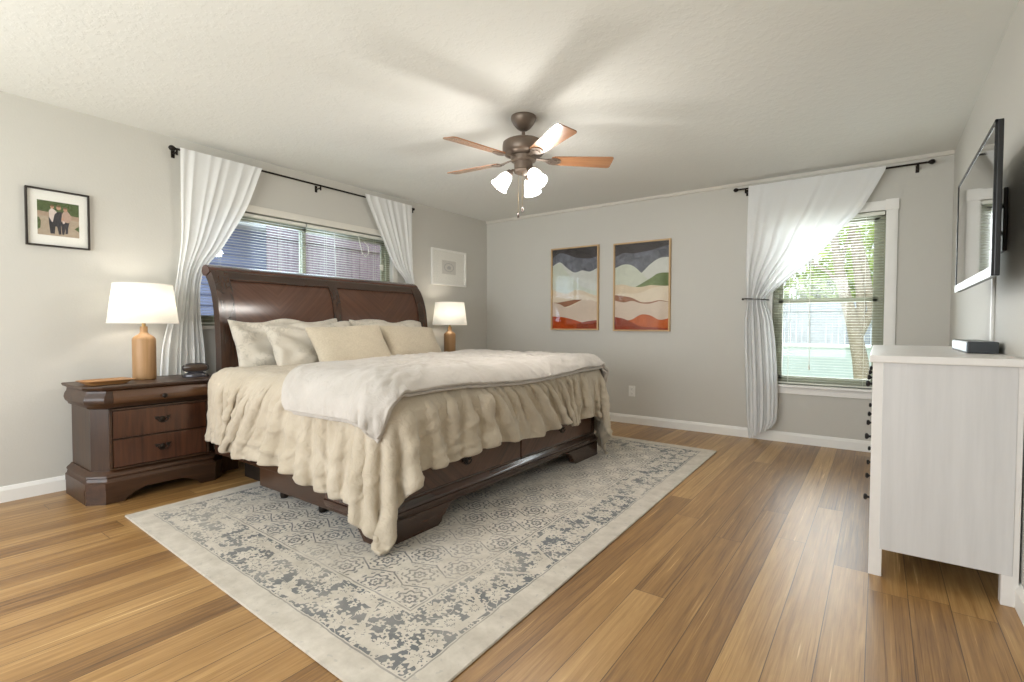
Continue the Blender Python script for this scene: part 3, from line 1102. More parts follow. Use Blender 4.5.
def simulate(P0, UV, sx, sy, boxes, steps, seed, grav=0.0012, floor=0.03, damp=0.90, bend=0.3, it=6, jit=0.004, pin=None):
    """small position-based cloth solver; UV is the flat sheet, sx / sy how much looser it is cut than it lies"""
    n, m = P0.shape[:2]
    rng = np.random.RandomState(seed)
    P = P0.reshape(-1, 3).copy()
    uv = UV.reshape(-1, 2)
    sx = sx.ravel(); sy = sy.ravel()
    idx = np.arange(n * m).reshape(n, m)
    batches = []

    def add(A, B, st):
        a = A.ravel(); b = B.ravel()
        if len(a) == 0: return
        d = uv[a] - uv[b]
        rl = np.sqrt((d[:, 0] * (sx[a] + sx[b]) / 2) ** 2 + (d[:, 1] * (sy[a] + sy[b]) / 2) ** 2)
        batches.append((a, b, rl, st))
    for k in (0, 1):
        A = idx[k:n - 1:2, :]; add(A, A + m, 1.0)
        A = idx[:, k:m - 1:2]; add(A, A + 1, 1.0)
        for j in (0, 1):
            A = idx[k:n - 1:2, j:m - 1:2]; add(A, A + m + 1, 0.35)
            A = idx[k:n - 1:2, j + 1:m:2]; add(A, A + m - 1, 0.35)
    for k in range(4):
        for j in (0, 1):
            A = idx[k + 0:n - 2:4, :]
        add(A, A + 2 * m, bend)
        A = idx[:, k:m - 2:4]; add(A, A + 2, bend)
    P += rng.normal(0, 1, P.shape) * jit
    w = np.ones(len(P))
    if pin is not None: w[pin.ravel()] = 0.0
    V = np.zeros_like(P)
    for s_ in range(steps):
        V *= damp
        V[:, 2] -= grav
        V *= w[:, None]
        Q = P + V
        for _ in range(it):
            for a, b, rl, st in batches:
                d_ = Q[b] - Q[a]
                L = np.sqrt((d_ * d_).sum(1)) + 1e-9
                wa, wb = w[a], w[b]
                cor = d_ * ((L - rl) / L * st / (wa + wb + 1e-9))[:, None]
                Q[a] += cor * wa[:, None]
                Q[b] -= cor * wb[:, None]
            for (c, h, r, off_) in boxes:
                sd, g = sdf_box(Q, c, h, r)
                pen = (off_ - sd)
                hit = (pen > 0) & (w > 0)
                Q[hit] += g[hit] * pen[hit][:, None]
                dq = Q[hit] - P[hit]
                nn = (dq * g[hit]).sum(1)[:, None] * g[hit]
                Q[hit] -= (dq - nn) * 0.35
            Q[:, 2] = np.maximum(Q[:, 2], floor)
        V = Q - P
        P = Q
    return P.reshape(n, m, 3)




BEDTOP = 0.742
BEDBOX = (np.array([1.36, 2.65, 0.41]), np.array([1.03, 1.115, 0.332]), 0.09)   # x .33-2.39, y 1.535-3.765, top .742


def wrap_sheet(U, Vn, Vf, ny, yn, yf, x1_, off, r_=0.12, flare=0.10, x1_arr=None):
    """U: (nx) head-to-foot arc positions; Vn/Vf: near and far ends per row. returns positions and flat coordinates"""
    top = BEDTOP + off

    def fold(sv):
        if sv <= 0: return sv, 0.0
        a = sv / r_
        if a < PI / 2: return r_ * math.sin(a), r_ * (1 - math.cos(a))
        e = sv - r_ * PI / 2
        return r_ + e * flare, r_ + e * (1 - flare * 0.5)
    nx = U.shape[0]
    P = np.zeros((nx, ny, 3)); UV = np.zeros((nx, ny, 2))
    for i in range(nx):
        for j in range(ny):
            f = j / (ny - 1)
            v = Vn[i] + (Vf[i] - Vn[i]) * f
            u = U[i, j]
            UV[i, j] = (u, v)
            ou, du_ = fold(u - (x1_ - r_))
            X_ = (x1_ - r_) + ou
            if v < yn + r_:
                ov, dv_ = fold(yn + r_ - v); Y_ = yn + r_ - ov
            else:
                ov, dv_ = fold(v - (yf - r_)); Y_ = yf - r_ + max(ov, 0) if v > yf - r_ else v
            su_ = u - (x1_ - r_)
            sv_ = (yn + r_ - v) if v < yn + r_ else v - (yf - r_)
            dn = du_ + dv_
            if su_ > 0 and sv_ > 0:
                # round the corner of the bed: the spare cloth hangs in a cone
                s__ = math.hypot(su_, sv_)
                o_, dn = fold(s__)
                o_ += 0.22 * max(0, s__ - r_ * 1.4)
                X_ = (x1_ - r_) + o_ * su_ / s__
                Y_ = (yn + r_ - o_ * sv_ / s__) if v < yn + r_ else (yf - r_ + o_ * sv_ / s__)
            P[i, j] = (X_, Y_, max(top - dn, 0.05))
    return P, UV


t = NT('cream_cotton')
x, y, z = t.coords()
v = t.comb(x, y, z)
t.base(t.ramp(t.noise(v, 4.0, 3), [(0.3, lin((184, 171, 150))), (0.7, lin((198, 186, 167)))]))
t.set(Roughness=0.85, Specular_IOR_Level=0.2, Sheen_Weight=0.2)
t.bump(t.noise(v, 24.0, 5, 0.6, 1.0), 0.6, 0.016)
COTTON = t.m

nx, ny = 124, 150
yn, yf, xf = 1.535, 3.765, 2.39
off = 0.028
u0 = 0.72
U = np.zeros((nx, ny))
fr_ = np.linspace(0, 1, nx)
r_ = 0.12
endfoot = xf + off - r_ + r_ * PI / 2 + 0.168
for j in range(ny):
    U[:, j] = u0 + (endfoot - u0) * fr_
Vn = np.array([yn - off + r_ - (r_ * PI / 2 + 0.225 + 0.050 * min(1, max(0, (u - 0.9) / 1.2))) for u in U[:, 0]])
Vf = np.full(nx, yf + off - r_ + r_ * PI / 2 + 0.22)
P, UV = wrap_sheet(U, Vn, Vf, ny, yn - off, yf + off, xf + off, off)
# looser cut where it hangs: that is what ruffles it
sx = np.ones((nx, ny)) * 1.03; sy = np.ones((nx, ny)) * 1.03
near = np.clip((yn + 0.10 - UV[..., 1]) / 0.15, 0, 1)
far = np.clip((UV[..., 1] - yf + 0.10) / 0.15, 0, 1)
foot = np.clip((UV[..., 0] - xf + 0.12) / 0.15, 0, 1)
uu, vv_ = UV[..., 0], UV[..., 1]
patch = 0.5 + 0.5 * np.sin(uu * 6.3 + vv_ * 5.1 + 1.0) * np.sin(vv_ * 4.7 - uu * 3.9)
sx += near * (0.10 + 0.20 * patch) + 0.12 * far
sy += foot * (0.10 + 0.20 * patch)
sy += 0.26 * near * (1 - patch)
sx += 0.26 * foot * (1 - patch)
rng = np.random.RandomState(4)
ph = rng.rand(6) * 6.28
uu, vv_ = UV[..., 0], UV[..., 1]
# seeds of the gathers: slanted ripples
rip_n = np.sin(uu * 27 + vv_ * 15 + ph[0] + 2.6 * np.sin(uu * 4.1 + vv_ * 3 + ph[1])) + 0.9 * np.sin(uu * 49 - vv_ * 22 + ph[2] + 1.8 * np.sin(uu * 7))
rip_f = np.sin(vv_ * 24 + uu * 19 + ph[3] + 2.8 * np.sin(vv_ * 3.7 + uu * 3 + ph[4])) + 0.9 * np.sin(vv_ * 46 - uu * 26 + ph[5] + 2 * np.sin(vv_ * 6))
P[..., 1] -= near * (1 - foot) * (0.020 + 0.015 * rip_n)
P[..., 0] += foot * (1 - near) * (0.020 + 0.015 * rip_f)
P[..., 2] += (1 - near) * (1 - foot) * (1 - far) * 0.006
corner = near * foot
sx = sx * (1 - corner) + 1.03 * corner
sy = sy * (1 - corner) + 1.03 * corner
P = simulate(P, UV, sx, sy, [BEDBOX + (off,)], 80, 3, it=5, jit=0.004, bend=0.16, grav=0.0011)
COMF = P

# quilt folded over the foot half
nxq, nyq = 70, 120
offq = 0.074
QU = np.zeros((nxq, nyq))
endq = xf + offq - r_ + r_ * PI / 2 * 0.62
for j in range(nyq):
    f = j / (nyq - 1)
    h0 = 1.72 - 0.62 * min(1, f * 1.25) ** 0.75
    e0 = endq + 0.0 * math.exp(-(f * 7) ** 2) - 0.015 * math.sin(f * 9)
    QU[:, j] = h0 + (e0 - h0) * np.linspace(0, 1, nxq)
QVn = np.full(nxq, yn - offq + r_ - (r_ * PI / 2 + 0.035))
QVf = np.full(nxq, yf + offq - r_ + r_ * PI / 2 - 0.0)
PQ, UVQ = wrap_sheet(QU, QVn, QVf, nyq, yn - offq, yf + offq, xf + offq, offq)
PQ[..., 2] += 0.004
sq = np.ones((nxq, nyq)) * 1.035
PQ = simulate(PQ, UVQ, sq, sq, [BEDBOX + (offq,)], 30, 9, it=4, jit=0.004, bend=0.5, grav=0.0010)


def smooth_grid(P, k, ax=2):
    P = P.copy()
    for _ in range(k):
        Q = P.copy()
        Q[1:-1, :] = P[1:-1, :] * 0.5 + (P[:-2, :] + P[2:, :]) * 0.25
        P = Q.copy()
        Q[:, 1:-1] = P[:, 1:-1] * 0.5 + (P[:, :-2] + P[:, 2:]) * 0.25
        P = Q
    return P


# press the comforter down below the quilt
flat = COMF.reshape(-1, 3)
sd, g = sdf_box(flat, BEDBOX[0], BEDBOX[1], BEDBOX[2])
uvf = UV.reshape(-1, 2)
hq = 1.72 - 0.62 * np.minimum(1, np.clip((uvf[:, 1] - yn) / (yf - yn), 0, 1) * 1.25) ** 0.75
zq = 0.655
under = np.clip((flat[:, 0] - (hq - 0.02)) / 0.08, 0, 1) * np.clip((flat[:, 2] - zq) / 0.05, 0, 1)
cap = 0.038
exc = np.maximum(sd - cap, 0) * under
flat -= g * exc[:, None]
from mathutils import noise as mn


def up2(A):
    """double the grid with a smooth (cubic) in-between"""
    def half(B):
        n = B.shape[0]
        out = np.zeros((2 * n - 1,) + B.shape[1:])
        out[::2] = B
        pad = np.concatenate([B[:1] * 2 - B[1:2], B, B[-1:] * 2 - B[-2:-1]], 0)
        out[1::2] = (-pad[:-3] + 9 * pad[1:-2] + 9 * pad[2:-1] - pad[3:]) / 16
        return out
    A = half(A)
    return half(A.swapaxes(0, 1)).swapaxes(0, 1)


COMF = flat.reshape(COMF.shape)
drop = np.clip(BEDTOP + off - 0.03 - COMF[..., 2], 0, 0.45)
edge_in = np.clip((uu - 0.80) / 0.45, 0, 1)
COMF[..., 0] -= near * (1 - foot) * edge_in * drop * 0.42 * (1 + 0.75 * np.sin(uu * 5.2 + 0.8)) * np.clip((xf - 0.15 - uu) / 0.4, 0, 1)
COMF[..., 1] += foot * (1 - near) * (1 - far) * drop * 0.50 * (1 + 0.75 * np.sin(vv_ * 4.6 + 2.0)) * np.clip((yf - 0.12 - vv_) / 0.4, 0, 1) * np.clip((vv_ - yn - 0.12) / 0.4, 0, 1)
C2 = up2(COMF)
W2 = up2(np.stack([near, foot, far, under.reshape(near.shape), corner], -1))
UV2 = up2(UV)
du_ = np.gradient(C2, axis=0); dv_ = np.gradient(C2, axis=1)
N2 = np.cross(du_, dv_)
N2 /= (np.linalg.norm(N2, axis=2)[..., None] + 1e-9)
ctr = np.array([1.36, 2.65, 0.2])
sg = np.sign(((C2 - ctr) * N2).sum(2))
sg[sg == 0] = 1
N2 *= sg[..., None]
D2 = np.zeros(C2.shape[:2])
for i in range(C2.shape[0]):
    for j in range(C2.shape[1]):
        nn_, ff_, fa_, un_, co_ = W2[i, j]
        if un_ > 0.98: continue
        u_, v_ = UV2[i, j]
        a_, b_ = (v_, u_) if ff_ > nn_ else (u_, v_)
        wp = mn.noise((a_ * 2.5, b_ * 3, 5.0))
        q1 = mn.noise((a_ * 8.0 + b_ * 9.0 + 3.0 * wp, b_ * 2.2 - a_ * 2.0, 0.3))
        q2 = mn.noise((a_ * 16.0 - b_ * 12.0 + 2.4 * mn.noise((a_ * 4, b_ * 4, 1.0)), b_ * 4.5 + a_ * 4, 3.7))
        q4 = mn.noise((a_ * 30.0 + b_ * 22.0 + 3.0 * wp, b_ * 7.0 - a_ * 6, 6.1))
        q3 = mn.noise((a_ * 7.0, b_ * 7.0, 8.1))
        r1 = 1 - min(1, abs(q1) * 3.2); r2 = 1 - min(1, abs(q2) * 3.4); r4 = 1 - min(1, abs(q4) * 3.0)
        m_ = max(0.0, min(1.0, 0.55 + q3 * 1.8))
        rdg = r1 * 0.014 + r2 * 0.010 * m_ + r4 * 0.003 * (1 - m_ * 0.6) + q3 * 0.008
        sd_ = max(nn_, ff_, fa_)
        D2[i, j] = rdg * (0.32 + 0.68 * sd_) * (1 - un_) * (1 - 0.55 * max(0, co_))
COMF = C2 + N2 * D2[..., None]
bm = BM(); gridmesh(bm, COMF)
comforter = build('comforter', bm, COTTON, None, 'all')
solid(comforter, 0.014, 0.0, 0)
tag(comforter, 'ruffled cream comforter hanging over the sides and foot of the bed', 'comforter')

t = NT('pale_quilt_fabric')
x, y, z = t.coords()
v = t.comb(x, y, z)
t.base(t.ramp(t.noise(v, 5.0, 3), [(0.3, lin((182, 175, 166))), (0.7, lin((197, 190, 182)))]))
t.set(Roughness=0.85, Specular_IOR_Level=0.2, Sheen_Weight=0.2)
t.bump(t.noise(v, 17.0, 4, 0.6, 0.8), 0.6, 0.014)
QUILTM = t.m
sd, g = sdf_box(PQ.reshape(-1, 3), BEDBOX[0], BEDBOX[1], BEDBOX[2])
rngq = np.random.RandomState(5)
pu = UVQ.reshape(-1, 2)
PQ = up2(PQ); UVQ = up2(UVQ)
sd, g = sdf_box(PQ.reshape(-1, 3), BEDBOX[0], BEDBOX[1], BEDBOX[2])
puff = np.zeros(len(g))
for k, (u_, v_) in enumerate(UVQ.reshape(-1, 2)):
    wp = mn.noise((u_ * 2.0, v_ * 2.0, 2.0))
    q1 = mn.noise((u_ * 7.0 + v_ * 4.0 + 2.5 * wp, v_ * 3.0 - u_ * 3.0, 4.3))
    q2 = mn.noise((u_ * 14.0 - v_ * 11.0 + 2.0 * wp, v_ * 6.0 + u_ * 7.0, 1.7))
    puff[k] = (1 - min(1, abs(q1) * 3)) * 0.010 + (1 - min(1, abs(q2) * 3)) * 0.005 + mn.noise((u_ * 4, v_ * 4, 7.0)) * 0.010
PQ = (PQ.reshape(-1, 3) + g * (puff + 0.004)[:, None]).reshape(PQ.shape)
G3 = g.reshape(PQ.shape)
bm = BM(); gridmesh(bm, smooth_grid(PQ, 1))
quilt = build('folded_quilt', bm, QUILTM, None, 'all')
solid(quilt, 0.022, 0.0, 1)
# the turned-under layer peeks out along the near side and the foot
LQ = smooth_grid(PQ - G3 * 0.024, 3)
for q_, amt in ((0, 0.0), (1, 0.016)):
    ext = LQ[:, :1] + (LQ[:, :1] - LQ[:, 2:3]) * (0.018 / 0.018)
LQ = np.concatenate([ext, LQ], 1)
ext = LQ[-1:] + (LQ[-1:] - LQ[-3:-2]) * 0.8
LQ = np.concatenate([LQ, ext], 0)
bm = BM(); gridmesh(bm, LQ[2:, :])
ul = build('turned_under_layer', bm, QUILTM, quilt, 'all')
solid(ul, 0.016, 0.0, 1)
tag(quilt, 'pale quilt laid across the top of the ruffled cream comforter', 'quilt')

# ------------------------------------------------------------------ pillows
t = NT('faded_floral_linen')
x, y, z = t.coords()
v = t.comb(x, y, z)
fl = t.noise(v, 22.0, 4, 0.65, 1.5)
big = t.noise(v, 6.0, 2)
msk = (fl.ss(0.50, 0.56)) * big.ss(0.42, 0.55)
t.base(t.mix(msk * 0.40, lin((203, 195, 181)), lin((152, 145, 131))))
t.set(Roughness=0.9, Specular_IOR_Level=0.2, Sheen_Weight=0.2)
t.bump(t.noise(v, 30.0, 3, 0.6, 0.6), 0.3, 0.008)
FLORAL = t.m
LINEN = None
t = NT('oatmeal_linen')
x, y, z = t.coords()
v = t.comb(x, y, z)
t.base(t.ramp(t.noise(v, 90.0, 3), [(0.3, lin((190, 177, 155))), (0.7, lin((203, 191, 170)))]))
t.set(Roughness=0.92, Specular_IOR_Level=0.2, Sheen_Weight=0.2)
t.bump(t.noise(v, 260.0, 2), 0.25, 0.003)
LINEN = t.m


def pillow(label, mat, center, wid, hei, thick, lean, yaw=0.0, roll=0.0, seed=1, crumple=0.012, pinch=0.10, group=None, flange=0.0):
    rng = np.random.RandomState(seed)
    ph = rng.rand(12) * 6.28
    n, m = 44, 30
    side = []
    for s in (1, -1):
        P = np.zeros((n, m, 3))
        for i in range(n):
            a = -1 + 2 * i / (n - 1)
            for j in range(m):
                b_ = -1 + 2 * j / (m - 1)
                # outline pulled in between the corners
                px_ = a * wid / 2 * (1 - pinch * (1 - abs(b_) ** 2.0) * abs(a) ** 3)
                pz_ = b_ * hei / 2 * (1 - pinch * 1.2 * (1 - abs(a) ** 2.0) * abs(b_) ** 3)
                e = max(0.0, (1 - abs(a) ** 2.6)) * max(0.0, (1 - abs(b_) ** 2.6))
                th = thick / 2 * e ** 0.42
                rad = math.atan2(b_ * 0.8, a)
                wr = crumple * (math.sin(a * 5 + b_ * 3 + ph[0]) * math.sin(b_ * 4 - a * 2 + ph[1]) + 0.5 * math.sin(a * 11 + b_ * 7 + ph[2] + 2 * math.sin(b_ * 3 + ph[3])) + 0.35 * math.sin(rad * 13 + ph[4]) * (a * a + b_ * b_))
                th = th + wr * min(1, e * 3)
                sagz = -0.012 * (1 - b_) * (1 - a * a)
                P[i, j] = (px_, s * th, pz_ + sagz * 0 + crumple * 0.8 * math.sin(a * 6 + ph[5]) * abs(b_) ** 4)
        side.append(P)
    bm = BM()
    gridmesh(bm, side[0]); gridmesh(bm, side[1])
    bmesh.ops.remove_doubles(bm, verts=bm.verts, dist=1e-5)
    o = build('pillow', bm, mat, None, 'all')
    s = o.modifiers.new('sub', 'SUBSURF'); s.levels = 1; s.render_levels = 1
    # local x=width -> world y, local y=thickness -> world x
    Rm = Matrix.Rotation(yaw, 4, 'Z') @ Matrix.Rotation(-lean, 4, 'Y') @ Matrix.Rotation(roll, 4, 'X') @ Matrix.Rotation(R(90), 4, 'Z')
    o.matrix_world = Matrix.Translation(center) @ Rm
    tag(o, label, 'pillow', group)
    return o


pillow('faded floral pillow standing against the headboard beside the nearer nightstand', FLORAL, (0.515, 2.20, 0.912), 0.93, 0.42, 0.17, R(22), 0.0, R(1), 2, 0.024, 0.05, 'bed pillows')
pillow('faded floral pillow standing against the headboard on the side of the farther nightstand', FLORAL, (0.505, 3.17, 0.93), 0.93, 0.40, 0.17, R(22), 0.0, R(-1), 5, 0.022, 0.05, 'bed pillows')
pillow('faded floral pillow in the middle row, its left half showing beside the front beige pillow', FLORAL, (0.72, 2.27, 0.90), 0.76, 0.42, 0.14, R(28), R(0), R(2), 11, 0.018, 0.08, 'bed pillows')
pillow('faded floral pillow in the middle row, behind the farther plain beige pillow', FLORAL, (0.67, 3.05, 0.92), 0.78, 0.42, 0.14, R(26), R(-3), R(-2), 13, 0.010, 0.09, 'bed pillows')
pillow('plain beige linen pillow at the front of the pillows, nearer the camera', LINEN, (0.95, 2.43, 0.895), 0.68, 0.40, 0.15, R(32), R(-2), R(3), 21, 0.004, 0.09, 'bed pillows')
pillow('plain beige linen pillow at the front of the pillows, nearer the far wall', LINEN, (0.86, 3.13, 0.905), 0.68, 0.36, 0.15, R(30), R(4), R(-2), 23, 0.004, 0.09, 'bed pillows')

# ------------------------------------------------------------------ nightstands
NSW = wood('nightstand_wood', (33, 20, 11), (72, 46, 28), 'y', 0.42, 1.0, 0.12)
NSWZ = wood('nightstand_wood_upright', (33, 20, 11), (68, 44, 27), 'z', 0.4, 1.0, 0.15)
NSD = wood('nightstand_drawer_veneer', (50, 28, 17), (94, 56, 36), 'z', 0.3, 1.0, 0.35)


def make_nightstand(name, yc, label):
    """front faces +x; local origin at the middle of the back on the floor"""
    root = empty(name, (0.085, yc, 0))
    tag(root, label, 'nightstand')
    D, W = 0.450, 0.354      # front at x=.085+.455

    def ring(o_, z_, ch=0.075):
        return [(0.0, -W - o_, z_), (D - ch + o_, -W - o_, z_), (D + o_, -W + ch - o_, z_), (D + o_, W - ch + o_, z_), (D - ch + o_, W + o_, z_), (0.0, W + o_, z_)]

    def P(nm, bm, mat, parent=root, smooth=False):
        return build(nm, bm, mat, parent, smooth)
    bm = BM(); loft(bm, [ring(-0.012, z_) for z_ in (0.17, 0.60)])
    P('cabinet_body', bm, NSWZ)
    # base with stepped moulding
    bm = BM()
    loft(bm, [ring(o_, z_) for z_, o_ in [(0.085, 0.026), (0.125, 0.026), (0.132, 0.018), (0.150, 0.014), (0.156, 0.020), (0.166, 0.018), (0.180, 0.002), (0.190, -0.004)]])
    P('base_moulding', bm, NSW, root, True)
    # plinth with bracket cutout at the front and on the near side
    bm = BM()
    o_ = 0.024
    for s in (-1, 1):
        pts = [(s * (W - 0.075 + o_), 0.0), (s * 0.215, 0.0), (s * 0.20, 0.018), (s * 0.185, 0.026), (s * 0.165, 0.042), (s * 0.13, 0.055), (s * 0.10, 0.066), (0.0, 0.066), (0.0, 0.086), (s * (W - 0.075 + o_), 0.086)]
        prism(bm, pts, 'x', D + o_ - 0.022, D + o_)
        # chamfered corner block and side return
        prism(bm, [(D + o_, s * (W - 0.075 + o_ - 0.002)), (D - 0.075 + o_, s * (W + o_)), (D - 0.095 + o_, s * (W + o_)), (D - 0.095 + o_, s * (W - 0.03)), (D - 0.03, s * (W - 0.075 + o_ - 0.002))], 'z', 0.0, 0.086)
        prism(bm, [(0.0, 0.0), (D - 0.078, 0.0), (D - 0.078, 0.086), (0.0, 0.086)], 'y', s * (W + o_) - s * 0.02, s * (W + o_))
    P('plinth', bm, NSW)
    # ogee frieze that holds the top drawer
    bm = BM()
    loft(bm, [ring(o_, z_) for z_, o_ in [(0.560, -0.006), (0.566, 0.004), (0.578, 0.008), (0.590, 0.020), (0.612, 0.026), (0.634, 0.022), (0.652, 0.012), (0.668, 0.010), (0.676, 0.016)]])
    P('frieze', bm, NSW, root, True)
    bm = BM()
    loft(bm, [ring(o_, z_) for z_, o_ in [(0.676, 0.018), (0.680, 0.030), (0.692, 0.036), (0.698, 0.034), (0.700, 0.028)]])
    P('tabletop', bm, NSW, root, True)
    # drawers
    def drawer(z0_, z1_, xx, bow=0.0, mat=NSD):
        bm = BM()
        box(bm, xx - 0.02, xx, -0.258, 0.258, z0_, z1_, 0.004)
        return P('drawer', bm, mat, root)
    # top drawer follows the ogee
    bm = BM()
    pf = [(D + 0.0, 0.582), (D + 0.016, 0.588), (D + 0.028, 0.600), (D + 0.032, 0.616), (D + 0.029, 0.634), (D + 0.018, 0.652), (D + 0.014, 0.668), (D + 0.0, 0.670)]
    prism(bm, pf, 'y', -0.258, 0.258, 0, 0.0015)
    d0 = P('drawer', bm, wood('nightstand_top_drawer', (62, 38, 22), (104, 70, 44), 'y', 0.28, 1.0, 0.4), root, True)
    bm = BM()
    lathe(bm, [(0.007, 0.0), (0.006, 0.010), (0.013, 0.016), (0.015, 0.022), (0.010, 0.028), (0.0, 0.029)], (0, 0, 0), 16, 0, Matrix.Translation((D + 0.031, 0, 0.618)) @ Matrix.Rotation(R(90), 4, 'Y'))
    build('drawer_knob', bm, IRON, d0, True)
    for z0_, z1_ in ((0.380, 0.545), (0.205, 0.370)):
        dd = drawer(z0_, z1_, D + 0.004)
        bm = BM()
        zc = (z0_ + z1_) / 2 + 0.002
        q = Matrix.Translation((D + 0.004, 0, zc)) @ Matrix.Rotation(R(90), 4, 'Y')
        lathe(bm, [(0.0, 0.006), (0.010, 0.005), (0.019, 0.0)], (0, 0, 0), 10, 0, q)
        for k in (-1, 1):
            q2 = Matrix.Translation((D + 0.004, 0.030 * k, zc + 0.010)) @ Matrix.Rotation(R(90), 4, 'Y')
            lathe(bm, [(0.0, 0.010), (0.006, 0.008), (0.011, 0.0)], (0, 0, 0), 10, 0, q2)
            tube(bm, [(D + 0.008, 0.02 * k, zc + 0.014), (D + 0.009, 0.048 * k, zc + 0.020)], [0.006, 0.002], 6)
        pts = [(D + 0.018, 0.030 * math.cos(PI * (1 + k / 12)), zc + 0.008 + 0.026 * math.sin(PI * (1 + k / 12))) for k in range(13)]
        tube(bm, pts, 0.0036, 8)
        build('drawer_pull', bm, IRON, dd, True)
    # raised frame round the two big drawers and fluted corner stiles
    bm = BM()
    box(bm, D - 0.01, D + 0.010, -0.275, -0.262, 0.192, 0.560, 0.003)
    box(bm, D - 0.01, D + 0.010, 0.262, 0.275, 0.192, 0.560, 0.003)
    box(bm, D - 0.01, D + 0.010, -0.275, 0.275, 0.548, 0.560, 0.003)
    box(bm, D - 0.01, D + 0.010, -0.275, 0.275, 0.190, 0.202, 0.003)
    P('drawer_frame', bm, NSW)
    return root


make_nightstand('nightstand', 1.290, 'dark cherry nightstand left of the bed, holding a lamp, tray and clock')
make_nightstand('nightstand', 4.255, 'dark cherry nightstand beyond the bed, near the far wall corner')

# ------------------------------------------------------------------ table lamps
LWOOD = wood('pale_oak_lamp', (146, 108, 68), (178, 140, 98), 'z', 0.5, 1.0, 0.0)
t = NT('linen_lampshade')
x, y, z = t.coords()
wv = t.noise(t.comb(x * 200, y * 200, z * 200), 1.0, 2)
df = t.node('ShaderNodeBsdfDiffuse'); t.link(t.ramp(wv, [(0.3, lin((240, 237, 228))), (0.7, lin((248, 246, 239)))]), df.inputs[0])
tl = t.node('ShaderNodeBsdfTranslucent'); tl.inputs[0].default_value = (0.93, 0.92, 0.88, 1)
m1 = t.node('ShaderNodeMixShader'); m1.inputs[0].default_value = 0.5
t.link(df.outputs[0], m1.inputs[1]); t.link(tl.outputs[0], m1.inputs[2])
em = t.node('ShaderNodeEmission'); em.inputs[0].default_value = (1.0, 0.95, 0.85, 1); em.inputs[1].default_value = 0.10
ad = t.node('ShaderNodeAddShader'); t.link(m1.outputs[0], ad.inputs[0]); t.link(em.outputs[0], ad.inputs[1])
t.link(ad.outputs[0], t.out.inputs[0])
SHADE = t.m
BULB = emissive('lit_warm_bulb', (255, 236, 200), 6.0)
BRASS = plain('brushed_brass', (170, 140, 90), 0.35, 0.9, var=0.05)


def make_lamp(loc, label, power):
    root = empty('table_lamp', loc)
    tag(root, label, 'lamp')
    bm = BM()
    lathe(bm, [(0.0, 0.0), (0.060, 0.0), (0.064, 0.004), (0.066, 0.012), (0.066, 0.262), (0.064, 0.272), (0.055, 0.284), (0.040, 0.294), (0.028, 0.303), (0.022, 0.314), (0.021, 0.352), (0.0, 0.352)], n=40)
    build('lamp_base', bm, LWOOD, root, True)
    bm = BM()
    lathe(bm, [(0.0, 0.352), (0.011, 0.352), (0.011, 0.378), (0.016, 0.382), (0.016, 0.42), (0.0, 0.42)], n=16)
    for k in (-1, 1):
        tube(bm, [(k * 0.014, 0, 0.385), (k * 0.045, 0, 0.45), (k * 0.050, 0, 0.53), (k * 0.02, 0, 0.60), (0, 0, 0.610)], 0.002, 6)
    for k in range(3):
        a = k * 2 * PI / 3 + 0.4
        tube(bm, [(0, 0, 0.612), (0.158 * math.cos(a), 0.158 * math.sin(a), 0.628)], 0.002, 6)
    lathe(bm, [(0.0, 0.606), (0.006, 0.608), (0.008, 0.62), (0.0, 0.632)], n=12)
    build('lamp_stem', bm, BRASS, root, True)
    bm = BM()
    lathe(bm, [(0.0, 0.42), (0.013, 0.425), (0.028, 0.45), (0.030, 0.47), (0.02, 0.495), (0.0, 0.505)], n=16)
    build('light_bulb', bm, BULB, root, True)
    bm = BM()
    lathe(bm, [(0.196, 0.372), (0.163, 0.632)], n=64, cap=False)
    o = build('lamp_shade', bm, SHADE, root, 'all')
    solid(o, 0.0016)
    for r_, z_ in ((0.196, 0.374), (0.163, 0.630)):
        bm = BM()
        tube(bm, [(r_ * math.cos(2 * PI * k / 64), r_ * math.sin(2 * PI * k / 64), z_) for k in range(64)], 0.0026, 6, closed=True)
        build('shade_rim', bm, plain('shade_binding', (244, 241, 234), 0.8, var=0.01), o, True)
    l = lamp('bulb_light', 'POINT', (0, 0, 0.50), power, (1.0, 0.93, 0.84), 0.05)
    l.parent = root
    return root


make_lamp((0.265, 1.287, 0.7005), 'wooden bottle lamp with white shade on the nearer nightstand', 2.2)
make_lamp((0.255, 4.262, 0.7005), 'wooden bottle lamp with white shade beyond the bed', 2.2)

# tray
tr_ = empty('wooden_tray', (0.395, 1.045, 0.7005), R(8))
tr_.scale = (1.1, 1.1, 1.1)
tag(tr_, 'shallow rectangular wooden tray on the nearer nightstand', 'tray')
bm = BM()
def rr(w_, h_, z_, r_=0.02, n=5):
    pts = []
    for cx0, cy0, a0 in ((w_ - r_, h_ - r_, 0), (-w_ + r_, h_ - r_, 90), (-w_ + r_, -h_ + r_, 180), (w_ - r_, -h_ + r_, 270)):
        for k in range(n):
            a = R(a0 + 90 * k / (n - 1)); pts.append((cx0 + r_ * math.cos(a), cy0 + r_ * math.sin(a), z_))
    return pts
loft(bm, [rr(0.050, 0.085, 0.0), rr(0.052, 0.088, 0.004), rr(0.078, 0.118, 0.022), rr(0.076, 0.116, 0.024), rr(0.068, 0.108, 0.021), rr(0.048, 0.082, 0.008), rr(0.030, 0.060, 0.0075)])
build('tray_dish', bm, wood('honey_tray_wood', (140, 92, 50), (186, 136, 84), 'y', 0.4), tr_, True)

